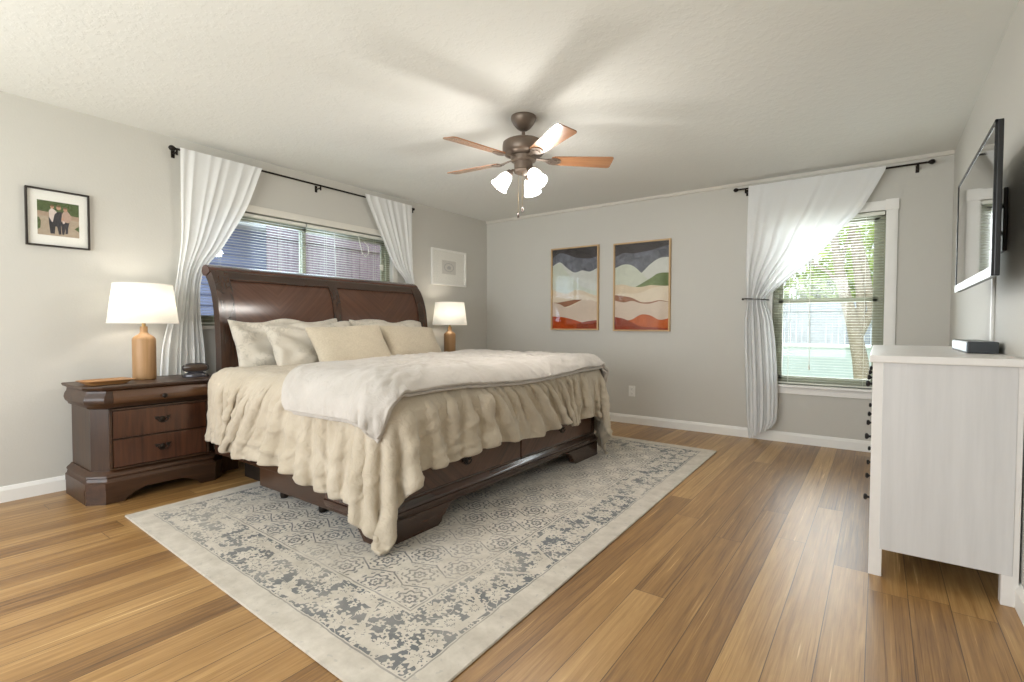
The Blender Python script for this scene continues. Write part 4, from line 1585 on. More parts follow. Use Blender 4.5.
# alarm clock
ck = empty('alarm_clock', (0.365, 1.558, 0.7005), R(-22))
ck.scale = (1.15, 1.15, 1.15)
tag(ck, 'small dark oval alarm clock on the nearer nightstand beside the headboard', 'clock')
BLK = plain('black_plastic', (44, 40, 40), 0.3, var=0.05)
bm = BM()
def ell(w_, h_, xx, zc, n=28, p=2.6):
    return [(xx, w_ * math.copysign(abs(math.cos(2 * PI * k / n)) ** (2 / p), math.cos(2 * PI * k / n)), zc + h_ * math.copysign(abs(math.sin(2 * PI * k / n)) ** (2 / p), math.sin(2 * PI * k / n))) for k in range(n)]
loft(bm, [ell(0.050, 0.016, -0.032, 0.058), ell(0.066, 0.024, -0.022, 0.058), ell(0.070, 0.028, 0.0, 0.058), ell(0.070, 0.028, 0.020, 0.058), ell(0.064, 0.023, 0.026, 0.058)])
build('clock_body', bm, BLK, ck, True)
bm = BM(); loft(bm, [ell(0.060, 0.020, 0.0262, 0.058), ell(0.058, 0.018, 0.0275, 0.058)])
build('clock_face', bm, plain('smoked_screen', (62, 48, 38), 0.12, var=0.1), ck, True)
bm = BM()
def cyl_e(a, b_, z_, n=28): return [(a * math.sin(2 * PI * k / n), b_ * math.cos(2 * PI * k / n), z_) for k in range(n)]
loft(bm, [cyl_e(0.042, 0.068, 0.0), cyl_e(0.044, 0.070, 0.006), cyl_e(0.040, 0.064, 0.018), cyl_e(0.022, 0.04, 0.028), cyl_e(0.02, 0.036, 0.034)])
build('clock_base', bm, plain('glossy_charcoal', (70, 68, 72), 0.12, 0.3, var=0.05), ck, True)

# ------------------------------------------------------------------ pictures on the left wall and far wall
t = NT('picture_glazing')
gl = t.node('ShaderNodeBsdfGlossy'); gl.inputs['Roughness'].default_value = 0.01
tr = t.node('ShaderNodeBsdfTransparent')
ge = t.node('ShaderNodeNewGeometry')
vm = t.node('ShaderNodeVectorMath', operation='DOT_PRODUCT')
t.link(ge.outputs['Incoming'], vm.inputs[0]); t.link(ge.outputs['Normal'], vm.inputs[1])
cosv = X(t, vm.outputs['Value']).abs()
fres = t.math('POWER', 1.0 - cosv, 5.0) * 0.95 + 0.03
mx = t.node('ShaderNodeMixShader')
t.link(fres.s, mx.inputs[0]); t.link(tr.outputs[0], mx.inputs[1]); t.link(gl.outputs[0], mx.inputs[2])
t.link(mx.outputs[0], t.out.inputs[0])
GLAZE = t.m
MAT_BOARD = plain('white_mat_board', (240, 238, 230), 0.8, var=0.01)


def frame(name, label, wall, a0, a1, z0, z1, fw, depth, fmat, art, glaze=True, cat='picture'):
    """wall 'left': a = y, faces +x ; wall 'far': a = x, faces -y. art(addpoly) draws in 0..1 coordinates seen from the front"""
    if wall == 'left':
        root = empty(name, (0.0, (a0 + a1) / 2, (z0 + z1) / 2))
        def P(u, v, d): return (d, a0 + u * (a1 - a0), z0 + v * (z1 - z0))
    else:
        root = empty(name, ((a0 + a1) / 2, LROOM, (z0 + z1) / 2))
        def P(u, v, d): return (a0 + u * (a1 - a0), LROOM - d, z0 + v * (z1 - z0))
    tag(root, label, cat)
    w_, h_ = a1 - a0, z1 - z0
    bm = BM()
    def bx(u0, u1, v0, v1, d0, d1, bev=0.0015):
        p, q = P(u0, v0, d0), P(u1, v1, d1)
        box(bm, p[0], q[0], p[1], q[1], p[2], q[2], bev)
    fu, fv = fw / w_, fw / h_
    bx(0, 1, 0, fv, 0.001, depth); bx(0, 1, 1 - fv, 1, 0.001, depth)
    bx(0, fu, fv, 1 - fv, 0.001, depth); bx(1 - fu, 1, fv, 1 - fv, 0.001, depth)
    part('picture_frame', bm, fmat, root)
    art(root, P, fu, fv, depth)
    if glaze:
        bm = BM()
        bx(fu, 1 - fu, fv, 1 - fv, depth - 0.006, depth - 0.005, 0)
        part('glass_pane', bm, GLAZE, root)
    return root


def polys(name, root, P, layers, d0, rect, step=0.00012):
    """layers: list of (material, [(u,v)...]) stacked thin sheets inside rect (u0,u1,v0,v1)"""
    bm = BM()
    mats = []
    u0, u1, v0, v1 = rect
    for k, (m, pts) in enumerate(layers):
        if m not in mats: mats.append(m)
        d = d0 + step * k
        vs = [bm.verts.new(P(u0 + (u1 - u0) * min(1, max(0, a)), v0 + (v1 - v0) * min(1, max(0, b_)), d)) for a, b_ in pts]
        f = bm.faces.new(vs)
        f.material_index = mats.index(m)
    me = bpy.data.meshes.new(name)
    bm.to_mesh(me); bm.free()
    for m in mats: me.materials.append(m)
    o = bpy.data.objects.new(name, me); COL.objects.link(o)
    so = o.modifiers.new('solid', 'SOLIDIFY'); so.thickness = 0.0001
    return child(o, root)


def ink(name, col, var=0.10, sc=14.0):
    t = NT(name)
    x, y, z = t.coords()
    n = t.noise(t.comb(x, y, z), sc, 4, 0.65, 0.6)
    c = lin(col)
    t.base(t.ramp(n, [(0.3, tuple(k * (1 - var) for k in c[:3]) + (1,)), (0.7, tuple(min(1, k * (1 + var)) for k in c[:3]) + (1,))]))
    t.set(Roughness=0.8, Specular_IOR_Level=0.1)
    return t.m


def ridge(ys, n=50):
    """smooth ridge line through heights given at even steps"""
    K = [(i / (len(ys) - 1), v) for i, v in enumerate(ys)]
    V = sm(K, n)
    return [(i / (n - 1), float(V[i][0])) for i in range(n)]


def hill(ys, bottom=0.0):
    r = ridge(ys)
    return r + [(1, bottom), (0, bottom)]


C_NIGHT = ink('watercolour_charcoal', (70, 66, 66), 0.25)
C_BLUE = ink('watercolour_slate_blue', (106, 108, 116), 0.42, 14)
C_PALE = ink('watercolour_pale_grey', (205, 206, 198), 0.06)
C_MINT = ink('watercolour_mint', (200, 204, 188), 0.07)
C_GREEN = ink('watercolour_moss', (112, 128, 84), 0.2)
C_SAND = ink('watercolour_sand', (214, 196, 168), 0.06)
C_CREAM = ink('watercolour_cream', (222, 208, 186), 0.05)
C_CLAY = ink('watercolour_brown_clay', (150, 106, 82), 0.15)
C_BLUSH = ink('watercolour_blush', (212, 194, 176), 0.05)
C_RUST = ink('watercolour_rust', (178, 76, 32), 0.18)
C_RUST2 = ink('watercolour_burnt_orange', (188, 94, 44), 0.16)
C_DKRUST = ink('watercolour_dark_rust', (146, 62, 38), 0.2)
FULL = [(0, 0), (1, 0), (1, 1), (0, 1)]
OAKF = wood('blond_oak_frame', (186, 152, 108), (208, 176, 132), 'z', 0.5, 1.0, 0.0)


def art_left(root, P, fu, fv, depth):
    r = (fu, 1 - fu, fv, 1 - fv)
    L = [(C_NIGHT, FULL),
         (C_BLUE, hill([0.90, 0.955, 0.93, 0.89, 0.87, 0.86, 0.88])),
         (C_PALE, hill([0.80, 0.84, 0.76, 0.70, 0.72, 0.70, 0.74])),
         (C_MINT, hill([0.79, 0.82, 0.70, 0.60, 0.52, 0.48, 0.46])),
         (C_SAND, hill([0.50, 0.46, 0.44, 0.48, 0.47, 0.43, 0.40])),
         (C_CREAM, hill([0.43, 0.40, 0.39, 0.41, 0.42, 0.39, 0.36])),
         (C_CLAY, [(0.02, 0.335), (0.12, 0.33), (0.25, 0.34), (0.38, 0.35), (0.5, 0.362), (0.68, 0.36), (0.5, 0.315), (0.38, 0.285), (0.28, 0.272), (0.18, 0.29)]),
         (C_BLUSH, hill([0.335, 0.31, 0.262, 0.30, 0.345, 0.355, 0.32])),
         (C_RUST, hill([0.155, 0.150, 0.135, 0.11, 0.080, 0.070, 0.06])),
         (C_DKRUST, [(0.55, 0.055)] + [(0.55 + 0.45 * a, 0.06 + 0.045 * math.sin(a * 1.5)) for a in (0.2, 0.4, 0.6, 0.8, 1.0)] + [(1, 0), (0.55, 0)])]
    polys('print', root, P, L, 0.012, r)


def art_right(root, P, fu, fv, depth):
    r = (fu, 1 - fu, fv, 1 - fv)
    L = [(C_NIGHT, FULL),
         (C_BLUE, hill([0.86, 0.90, 0.885, 0.895, 0.905, 0.93, 0.95])),
         (C_PALE, hill([0.60, 0.60, 0.60, 0.655, 0.75, 0.81, 0.815])),
         (C_MINT, hill([0.73, 0.765, 0.745, 0.655, 0.55, 0.50, 0.50])),
         (C_GREEN, [(0.40, 0.50), (0.5, 0.53), (0.6, 0.565), (0.7, 0.60), (0.78, 0.635), (0.88, 0.645), (1, 0.64), (1, 0.49), (0.4, 0.49)]),
         (C_SAND, hill([0.53, 0.53, 0.50, 0.495, 0.51, 0.50, 0.49])),
         (C_CREAM, hill([0.42, 0.43, 0.42, 0.43, 0.47, 0.49, 0.495])),
         (C_CLAY, hill([0.41, 0.395, 0.37, 0.32, 0.318, 0.335, 0.315])),
         (C_BLUSH, hill([0.345, 0.32, 0.335, 0.305, 0.30, 0.325, 0.31])),
         (C_RUST2, hill([0.05, 0.10, 0.12, 0.175, 0.165, 0.115, 0.13])),
         (C_DKRUST, hill([0.15, 0.13, 0.085, 0.04, 0.03, 0.025, 0.02]))]
    polys('print', root, P, L, 0.012, r)


frame('framed_print', 'oak framed mountain landscape print, the left of two on the far wall', 'far', 1.015, 1.643, 1.02, 1.990, 0.016, 0.034, OAKF, art_left, cat='picture')
frame('framed_print', 'oak framed mountain landscape print, the right of two on the far wall', 'far', 1.824, 2.462, 1.012, 1.978, 0.016, 0.034, OAKF, art_right, cat='picture')


def art_photo(root, P, fu, fv, depth):
    bm = BM()
    p, q = P(fu, fv, 0.006), P(1 - fu, 1 - fv, 0.009)
    box(bm, p[0], q[0], p[1], q[1], p[2], q[2])
    part('mat_board', bm, MAT_BOARD, root)
    r = (0.18, 0.83, 0.20, 0.80)
    G1 = ink('photo_foliage', (84, 98, 62), 0.5, 90); G2 = ink('photo_gravel', (176, 160, 140), 0.12, 60); G3 = ink('photo_wall', (170, 148, 128), 0.15, 60)
    DK = ink('photo_dark_clothes', (62, 60, 64), 0.25, 80); WH = ink('photo_light_clothes', (214, 200, 192), 0.08, 60)
    SK = ink('photo_skin', (190, 150, 126), 0.06, 60); PK = ink('photo_pink_clothes', (184, 158, 142), 0.1, 60); HR = ink('photo_hair', (120, 96, 72), 0.2, 60)
    def blob(cx0, cy0, a, b_, n=14, rot=0): return [(cx0 + a * math.cos(2 * PI * k / n), cy0 + b_ * math.sin(2 * PI * k / n)) for k in range(n)]
    L = [(G2, FULL), (G1, [(0, 0.66), (0.3, 0.68), (0.7, 0.66), (1, 0.62), (1, 1), (0, 1)]), (G3, [(0, 0.56), (1, 0.50), (1, 0.63), (0, 0.69)]),
         (G1, [(0, 0.14), (0.07, 0.2), (0.08, 0.4), (0.04, 0.5), (0, 0.5)]), (G1, [(0.88, 0.26), (1, 0.18), (1, 0.36)]),
         (DK, [(0.30, 0.06), (0.27, 0.34), (0.26, 0.52), (0.36, 0.58), (0.40, 0.70), (0.60, 0.72), (0.62, 0.50), (0.55, 0.30), (0.56, 0.06), (0.50, 0.05), (0.46, 0.27), (0.42, 0.28), (0.40, 0.06)]),
         (DK, [(0.58, 0.06), (0.56, 0.30), (0.56, 0.44), (0.76, 0.44), (0.73, 0.28), (0.72, 0.10), (0.66, 0.08), (0.66, 0.26), (0.63, 0.06)]),
         (PK, [(0.56, 0.44), (0.58, 0.66), (0.64, 0.76), (0.72, 0.76), (0.82, 0.62), (0.79, 0.50), (0.74, 0.42)]),
         (WH, [(0.28, 0.52), (0.27, 0.72), (0.33, 0.80), (0.41, 0.76), (0.46, 0.70), (0.40, 0.62), (0.36, 0.40), (0.34, 0.40)]),
         (SK, blob(0.35, 0.84, 0.045, 0.055)), (SK, blob(0.505, 0.83, 0.055, 0.065)), (SK, blob(0.665, 0.80, 0.05, 0.06)),
         (HR, blob(0.35, 0.875, 0.045, 0.03)), (HR, blob(0.505, 0.88, 0.055, 0.03)), (HR, blob(0.665, 0.845, 0.052, 0.03)),
         (WH, blob(0.62, 0.42, 0.03, 0.04)), (SK, blob(0.60, 0.52, 0.03, 0.035))]
    polys('photograph', root, P, L, 0.0095, r, 0.00005)


frame('framed_photo', 'black framed photo of three people outdoors, on the left wall', 'left', 0.766, 1.076, 1.550, 1.906, 0.010, 0.026, plain('black_brown_frame', (40, 33, 28), 0.4, var=0.05), art_photo, cat='picture')


def art_small(root, P, fu, fv, depth):
    bm = BM()
    p, q = P(fu, fv, 0.006), P(1 - fu, 1 - fv, 0.009)
    box(bm, p[0], q[0], p[1], q[1], p[2], q[2])
    part('mat_board', bm, MAT_BOARD, root)
    A = ink('pencil_ground', (216, 213, 205), 0.02, 40); B = ink('pencil_grey', (188, 187, 184), 0.04, 60)
    L = [(A, FULL)]
    ringp = [(0.5 + 0.36 * math.cos(2 * PI * k / 24), 0.5 + 0.33 * math.sin(2 * PI * k / 24)) for k in range(24)]
    L.append((B, ringp))
    L.append((A, [(0.5 + 0.31 * math.cos(2 * PI * k / 24), 0.5 + 0.28 * math.sin(2 * PI * k / 24)) for k in range(24)]))
    L.append((B, [(0.5 + 0.16 * math.cos(2 * PI * k / 5 + 0.3) * (1 + 0.3 * (k % 2)), 0.48 + 0.15 * math.sin(2 * PI * k / 5 + 0.3)) for k in range(5)]))
    polys('drawing', root, P, L, 0.0095, (0.30, 0.70, 0.32, 0.70), 0.0001)


frame('framed_drawing', 'small white framed pencil drawing above the lamp beyond the bed', 'left', 4.215, 4.812, 1.550, 1.975, 0.022, 0.026, plain('white_frame_paint', (240, 238, 232), 0.4, var=0.01), art_small, cat='picture')

# outlet
ot = empty('wall_outlet', (2.045, LROOM, 0.355)); tag(ot, 'white electrical outlet low on the far wall right of the bed', 'outlet')
PLW = plain('white_plastic', (238, 236, 230), 0.35, var=0.01)
bm = BM(); box(bm, 2.008, 2.082, LROOM - 0.006, LROOM, 0.297, 0.413, 0.003); part('cover_plate', bm, PLW, ot)
for zc in (0.331, 0.379):
    bm = BM()
    q = Matrix.Translation((2.045, LROOM - 0.0055, zc)) @ Matrix.Rotation(R(90), 4, 'X')
    lathe(bm, [(0.0, 0.003), (0.016, 0.003), (0.0175, 0.0)], (0, 0, 0), 20, 0, q)
    sk = part('socket', bm, PLW, ot, True)
    bm = BM()
    for dx in (-0.006, 0.006): box(bm, 2.045 + dx - 0.0012, 2.045 + dx + 0.0012, LROOM - 0.0090, LROOM - 0.0083, zc - 0.001, zc + 0.008)
    lathe(bm, [(0.0, 0.0007), (0.0028, 0.0)], (0, 0, 0), 10, 0, Matrix.Translation((2.045, LROOM - 0.0084, zc - 0.008)) @ Matrix.Rotation(R(90), 4, 'X'))
    part('socket_holes', bm, plain('dark_slot', (60, 56, 52), 0.6, var=0.02), sk)

# ------------------------------------------------------------------ ceiling fan
FX, FY = 2.300, 2.775
fan = empty('ceiling_fan', (FX, FY, HROOM))
tag(fan, 'bronze five-blade ceiling fan with lit white glass shades over the bed', 'ceiling fan')
FBR = plain('oil_rubbed_bronze', (118, 104, 92), 0.38, 0.5, var=0.1)


def F(nm, bm, mat, parent=fan, smooth=True): return build(nm, bm, mat, parent, smooth)


bm = BM(); lathe(bm, [(0.082, 0.0), (0.084, -0.012), (0.080, -0.026), (0.066, -0.050), (0.048, -0.072), (0.030, -0.086), (0.020, -0.090), (0.0, -0.090)], n=36); F('canopy', bm, FBR)
bm = BM(); lathe(bm, [(0.012, -0.10), (0.012, -0.165), (0.0, -0.165)], n=16); F('downrod', bm, FBR)
bm = BM(); lathe(bm, [(0.0, -0.150), (0.030, -0.150), (0.070, -0.155), (0.120, -0.162), (0.135, -0.172), (0.138, -0.190), (0.138, -0.232), (0.128, -0.246), (0.100, -0.256), (0.0, -0.262)], n=48); F('motor_housing', bm, FBR)
bm = BM(); lathe(bm, [(0.0, -0.262), (0.085, -0.262), (0.082, -0.290), (0.062, -0.300), (0.060, -0.345), (0.066, -0.352), (0.060, -0.366), (0.030, -0.378), (0.0, -0.380)], n=40); F('switch_housing', bm, FBR)
BLW = wood('fan_blade_oak', (138, 94, 62), (170, 124, 88), 'x', 0.22, 1.0, 1.0)
BZ = -0.280


def make_blade(ang):
    q = Matrix.Rotation(ang, 4, 'Z') @ Matrix.Translation((0, 0, BZ)) @ Matrix.Rotation(R(-12), 4, 'X')
    pts = []
    r0, r1 = 0.185, 0.595
    w0, w1 = 0.050, 0.068
    ol = [(r0, -w0 * 0.75), (r0 + 0.02, -w0)] + [(r1 - 0.022, -w1), (r1 - 0.009, -w1 + 0.003), (r1 - 0.002, -w1 + 0.010), (r1, -w1 + 0.022), (r1, w1 - 0.022), (r1 - 0.002, w1 - 0.010), (r1 - 0.009, w1 - 0.003), (r1 - 0.022, w1)] + [(r0 + 0.02, w0), (r0, w0 * 0.75)]
    tb = bmesh.new()
    prism(tb, ol, 'z', -0.003, 0.003)
    bm = BM()
    merge(bm, tb)
    o = build('fan_blade', bm, BLW, fan)
    o.matrix_local = q
    # blade iron: arm with an oval plate and screws (below the blade)
    bm = BM()
    rings = []
    for r_, hw, zz, th in ((0.085, 0.014, 0.004, 0.006), (0.115, 0.012, 0.002, 0.006), (0.15, 0.016, -0.004, 0.005), (0.175, 0.034, -0.009, 0.004), (0.205, 0.042, -0.009, 0.004), (0.235, 0.030, -0.009, 0.004), (0.250, 0.010, -0.009, 0.004)):
        rings.append([(r_, -hw, zz), (r_, hw, zz), (r_, hw, zz + th), (r_, -hw, zz + th)])
    loft(bm, rings)
    for a, b_ in ((0.195, -0.024), (0.195, 0.024), (0.232, 0.0)):
        lathe(bm, [(0.006, 0.0), (0.005, -0.003), (0.0, -0.004)], (a, b_, -0.009), 10)
    lathe(bm, [(0.026, 0.001), (0.024, -0.005), (0.0, -0.006)], (0.198, 0, -0.009), 18)
    i = build('blade_iron', bm, FBR, o, True)
    return o


for k in range(5):
    make_blade(R(41.0 + 72 * k))
t = NT('lit_frosted_glass')
x, y, z = t.coords()
t.base(lin((250, 248, 244)))
t.set(Roughness=0.3, Emission_Color=(1.0, 0.965, 0.90, 1), Emission_Strength=5.0)
LITG = t.m
campos = Vector((4.2231, 0, 1.0577))
for phi in (-84, 36, 156):
    base_a = math.atan2(campos.y - FY, campos.x - FX)      # towards the camera
    a = base_a + R(phi)
    q = Matrix.Rotation(a, 4, 'Z')
    bm = BM()
    t_ = bmesh.new()
    tube(t_, [(0.045, 0, -0.350), (0.072, 0, -0.352), (0.088, 0, -0.368)], 0.009, 10)
    merge(bm, t_, 0, q)
    tilt = Matrix.Translation((0.084, 0, -0.362)) @ Matrix.Rotation(R(-38), 4, 'Y')
    lathe(bm, [(0.0, 0.006), (0.020, 0.004), (0.026, -0.010), (0.026, -0.026), (0.0, -0.026)], (0, 0, 0), 20, 0, q @ tilt)
    arm = F('light_arm', bm, FBR)
    bm = BM()
    lathe(bm, [(0.024, -0.022), (0.034, -0.036), (0.042, -0.058), (0.046, -0.082), (0.050, -0.106), (0.060, -0.128)], (0, 0, 0), 32, 0, q @ tilt, cap=False)
    s = F('glass_shade', bm, LITG, arm, 'all'); solid(s, 0.003)
    bm = BM()
    lathe(bm, [(0.0, -0.024), (0.012, -0.03), (0.026, -0.06), (0.028, -0.078), (0.018, -0.098), (0.0, -0.104)], (0, 0, 0), 20, 0, q @ tilt)
    F('light_bulb', bm, BULB, arm)
    L = lamp('fan_light', 'POINT', (0, 0, 0), 7.5, (1.0, 0.96, 0.91), 0.045)
    L.matrix_world = Matrix.Translation((FX, FY, HROOM)) @ q @ tilt @ Matrix.Translation((0, 0, -0.155))
for (dx, dy, zl) in ((0.018, -0.035, -0.60), (-0.020, -0.030, -0.63)):
    bm = BM()
    tube(bm, [(dx, dy, -0.36), (dx, dy, zl)], 0.0008, 6)
    c_ = F('pull_chain', bm, BRASS)
    bm = BM()
    lathe(bm, [(0.0, 0.0), (0.004, -0.003), (0.008, -0.016), (0.007, -0.032), (0.0, -0.036)], (dx, dy, zl), 12)
    F('pull_knob', bm, plain('dark_fob', (60, 48, 40), 0.4, var=0.05), c_)

# ------------------------------------------------------------------ dresser
DW = plain('white_stained_pine', (232, 228, 223), 0.42, var=0.015, nscale=30)
t = NT('white_brushed_panel')
x, y, z = t.coords()
g = t.noise(t.comb(x * 26, y * 26, z * 1.6), 1.0, 5, 0.6)
t.base(t.ramp(g, [(0.3, lin((206, 204, 202))), (0.7, lin((217, 215, 213)))]))
t.set(Roughness=0.45)
t.bump(g, 0.08, 0.002)
DPAN = t.m
DY0, DY1, DX0, DX1 = 2.640, 4.19, 4.205, 4.668
dr = empty('dresser', ((DX0 + DX1) / 2, (DY0 + DY1) / 2, 0))
tag(dr, 'tall white chest of drawers with black knobs against the right wall', 'dresser')
bm = BM(); box(bm, DX0 - 0.012, DX1 + 0.004, DY0 - 0.022, DY1 + 0.022, 0.912, 0.942, 0.004); part('dresser_top', bm, DW, dr)
for (xa, xb) in ((DX0, DX0 + 0.046), (DX1 - 0.050, DX1)):
    for (ya, yb) in ((DY0, DY0 + 0.045), (DY1 - 0.045, DY1)):
        bm = BM()
        box(bm, xa, xb, ya, yb, 0.0, 0.912, 0.003)
        part('leg_post', bm, DW, dr)
for yy in (DY0 - 0.003, DY1 - 0.017):
    bm = BM(); box(bm, DX0 + 0.036, DX1 - 0.018, yy, yy + 0.020, 0.118, 0.912, 0.002); part('side_panel', bm, DPAN, dr)
bm = BM(); box(bm, DX1 - 0.012, DX1 - 0.004, DY0 + 0.03, DY1 - 0.03, 0.12, 0.91); part('back_panel', bm, DPAN, dr)
bm = BM()
box(bm, DX0 + 0.006, DX0 + 0.030, DY0 + 0.04, DY1 - 0.04, 0.118, 0.150, 0.002)
box(bm, DX0 + 0.006, DX0 + 0.030, DY0 + 0.04, DY1 - 0.04, 0.885, 0.912, 0.002)
for zz in (0.690, 0.405):
    box(bm, DX0 + 0.006, DX0 + 0.030, DY0 + 0.04, DY1 - 0.04, zz, zz + 0.022, 0.002)
ym = (DY0 + DY1) / 2
box(bm, DX0 + 0.006, DX0 + 0.030, ym - 0.012, ym + 0.012, 0.14, 0.90, 0.002)
box(bm, DX0 + 0.006, DX0 + 0.030, ym - 0.38, ym - 0.36, 0.712, 0.886, 0.002)
box(bm, DX0 + 0.006, DX0 + 0.030, ym + 0.36, ym + 0.38, 0.712, 0.886, 0.002)
part('front_frame', bm, DW, dr)
KNB = plain('black_knob_metal', (34, 32, 32), 0.4, 0.4, var=0.05)


def knob(parent, yy, zz):
    bm = BM()
    lathe(bm, [(0.0, 0.0), (0.006, 0.0), (0.005, 0.014), (0.013, 0.020), (0.015, 0.026), (0.010, 0.031), (0.0, 0.032)], (0, 0, 0), 16, 0, Matrix.Translation((DX0 + 0.006, yy, zz)) @ Matrix.Rotation(R(-90), 4, 'Y'))
    part('drawer_knob', bm, KNB, parent, True)


def dd(ya, yb, za, zb, kn):
    bm = BM(); box(bm, DX0 + 0.006, DX0 + 0.026, ya, yb, za, zb, 0.002)
    d_ = part('drawer', bm, DW, dr)
    for k in kn: knob(d_, k, (za + zb) / 2)


e0, e1 = DY0 + 0.048, DY1 - 0.048
for a, b_ in ((e0, ym - 0.383), (ym - 0.357, ym - 0.015), (ym + 0.015, ym + 0.357), (ym + 0.383, e1)):
    dd(a, b_, 0.715, 0.883, [(a + b_) / 2])
for za, zb in ((0.430, 0.687), (0.153, 0.402)):
    dd(e0, ym - 0.015, za, zb, [e0 + 0.15, ym - 0.165])
    dd(ym + 0.015, e1, za, zb, [ym + 0.165, e1 - 0.15])

# cable box / soundbar on the dresser
cb = empty('media_box', (4.595, 3.36, 0.9425))
tag(cb, 'low dark grey media box on the white dresser below the television', 'media box')
bm = BM(); box(bm, 4.548, 4.655, 3.07, 3.62, 0.9425, 0.996, 0.005)
part('box_body', bm, plain('charcoal_plastic', (58, 62, 66), 0.35, var=0.06), cb)
bm = BM(); box(bm, 4.5455, 4.549, 3.075, 3.615, 0.950, 0.990, 0.001)
part('front_grille', bm, plain('blue_grey_grille', (208, 218, 228), 0.35, 0.3, var=0.05), cb)

# ------------------------------------------------------------------ television
tv = empty('television', (4.58, 3.04, 1.24))
tag(tv, 'flat screen television on an arm mounted to the right wall', 'television')
TX = 4.545
TY0, TY1, TZ0, TZ1 = 2.455, 3.50, 1.243, 1.792
bm = BM(); box(bm, TX + 0.002, TX + 0.020, TY0, TY1, TZ0, TZ1, 0.004)
box(bm, TX + 0.016, TX + 0.050, TY0 + 0.25, TY1 - 0.25, TZ0 + 0.08, TZ1 - 0.12, 0.01)
part('tv_case', bm, plain('tv_black', (30, 31, 33), 0.3, var=0.03), tv)
bm = BM(); box(bm, TX - 0.001, TX + 0.003, TY0 + 0.012, TY1 - 0.012, TZ0 + 0.036, TZ1 - 0.014)
t = NT('tv_screen_glass')
x, y, z = t.coords()
t.base(t.ramp(t.noise(t.comb(x, y, z), 3.0, 1), [(0.0, lin((26, 27, 28))), (1.0, lin((30, 31, 32)))]))
t.set(Roughness=0.06, Specular_IOR_Level=1.0, Coat_Weight=1.0, Coat_Roughness=0.03)
part('tv_screen', bm, t.m, tv)
bm = BM()
box(bm, TX - 0.004, TX + 0.004, TY0, TY1, TZ1 - 0.012, TZ1, 0.001)
box(bm, TX - 0.004, TX + 0.004, TY0, TY0 + 0.012, TZ0, TZ1, 0.001)
box(bm, TX - 0.004, TX + 0.004, TY1 - 0.012, TY1, TZ0, TZ1, 0.001)
part('tv_bezel', bm, plain('tv_dark_bezel', (38, 39, 41), 0.25, 0.3, var=0.03), tv)
bm = BM(); box(bm, TX - 0.006, TX + 0.004, TY0 + 0.002, TY1 - 0.002, TZ0 - 0.002, TZ0 + 0.034, 0.002)
part('speaker_strip', bm, plain('silver_strip', (176, 180, 180), 0.3, 0.5, var=0.04), tv)
bm = BM()
box(bm, WROOM - 0.016, WROOM - 0.001, 3.10, 3.22, 1.40, 1.68, 0.003)
tube(bm, [(WROOM - 0.012, 3.15, 1.60), (4.625, 3.02, 1.60), (4.60, 2.95, 1.58)], 0.011, 8)
tube(bm, [(WROOM - 0.012, 3.15, 1.48), (4.625, 3.02, 1.48), (4.60, 2.95, 1.50)], 0.011, 8)
box(bm, 4.585, 4.612, 2.80, 3.20, 1.42, 1.66, 0.003)
part('wall_mount', bm, BLK, tv)
cc = empty('cable_cover', (WROOM, 3.37, 0.95)); tag(cc, 'white cable cover running down the right wall under the television', 'cable cover')
bm = BM(); box(bm, WROOM - 0.012, WROOM - 0.0005, 3.355, 3.385, 0.945, 1.35, 0.003)
part('raceway', bm, PLW, cc)
bm = BM(); tube(bm, [(WROOM - 0.02, 3.37, 1.36), (WROOM - 0.04, 3.35, 1.34), (4.62, 3.30, 1.36)], 0.004, 8)
part('cable', bm, BLK, cc, True)

# ------------------------------------------------------------------ outside
GZ = -0.15
LAWN = ink('lawn_grass', (150, 164, 104), 0.35, 3.0)
bm = BM(); box(bm, -14, 20, LROOM + 0.6, 30, GZ - 0.1, GZ)
tag(build('lawn', bm, LAWN), kind='structure')
bm = BM(); box(bm, -14, 20, -20, YB - 0.6, GZ - 0.1, GZ)
tag(build('front_lawn', bm, LAWN), kind='structure')
bm = BM(); box(bm, -5.0, -TH - 0.02, -1.5, LROOM + 0.55, GZ - 0.1, GZ)
tag(build('side_yard', bm, ink('side_yard_soil', (120, 108, 92), 0.3, 6.0)), kind='structure')


def board_fence(name, label, p0, p1, zt, mat, bw=0.14, rail=True, rng=None):
    root = empty(name, (p0[0], p0[1], GZ)); tag(root, label, 'fence')
    a, b_ = Vector((p0[0], p0[1], 0)), Vector((p1[0], p1[1], 0))
    L_ = (b_ - a).length; d_ = (b_ - a).normalized(); nn = Vector((-d_.y, d_.x, 0))
    rg = random.Random(3)
    bm = BM()
    k = 0.0
    while k < L_:
        zt_ = zt + rg.uniform(-0.01, 0.01)
        o_ = rg.uniform(0, 0.006)
        c0 = a + d_ * (k + 0.003) + nn * o_; c1 = a + d_ * (k + bw - 0.005) + nn * o_
        pts = [c0, c1, c1 + nn * 0.018, c0 + nn * 0.018]
        prism(bm, [(p.x, p.y) for p in pts], 'z', GZ, zt_)
        k += bw
    part('boards', bm, mat, root)
    bm = BM()
    for zz in (GZ + 0.3, zt - 0.25):
        c0 = a + nn * -0.04; c1 = b_ + nn * -0.04
        prism(bm, [(c0.x, c0.y), (c1.x, c1.y), (c1.x + nn.x * 0.035, c1.y + nn.y * 0.035), (c0.x + nn.x * 0.035, c0.y + nn.y * 0.035)], 'z', zz, zz + 0.09)
    part('fence_rail', bm, mat, root)
    return root


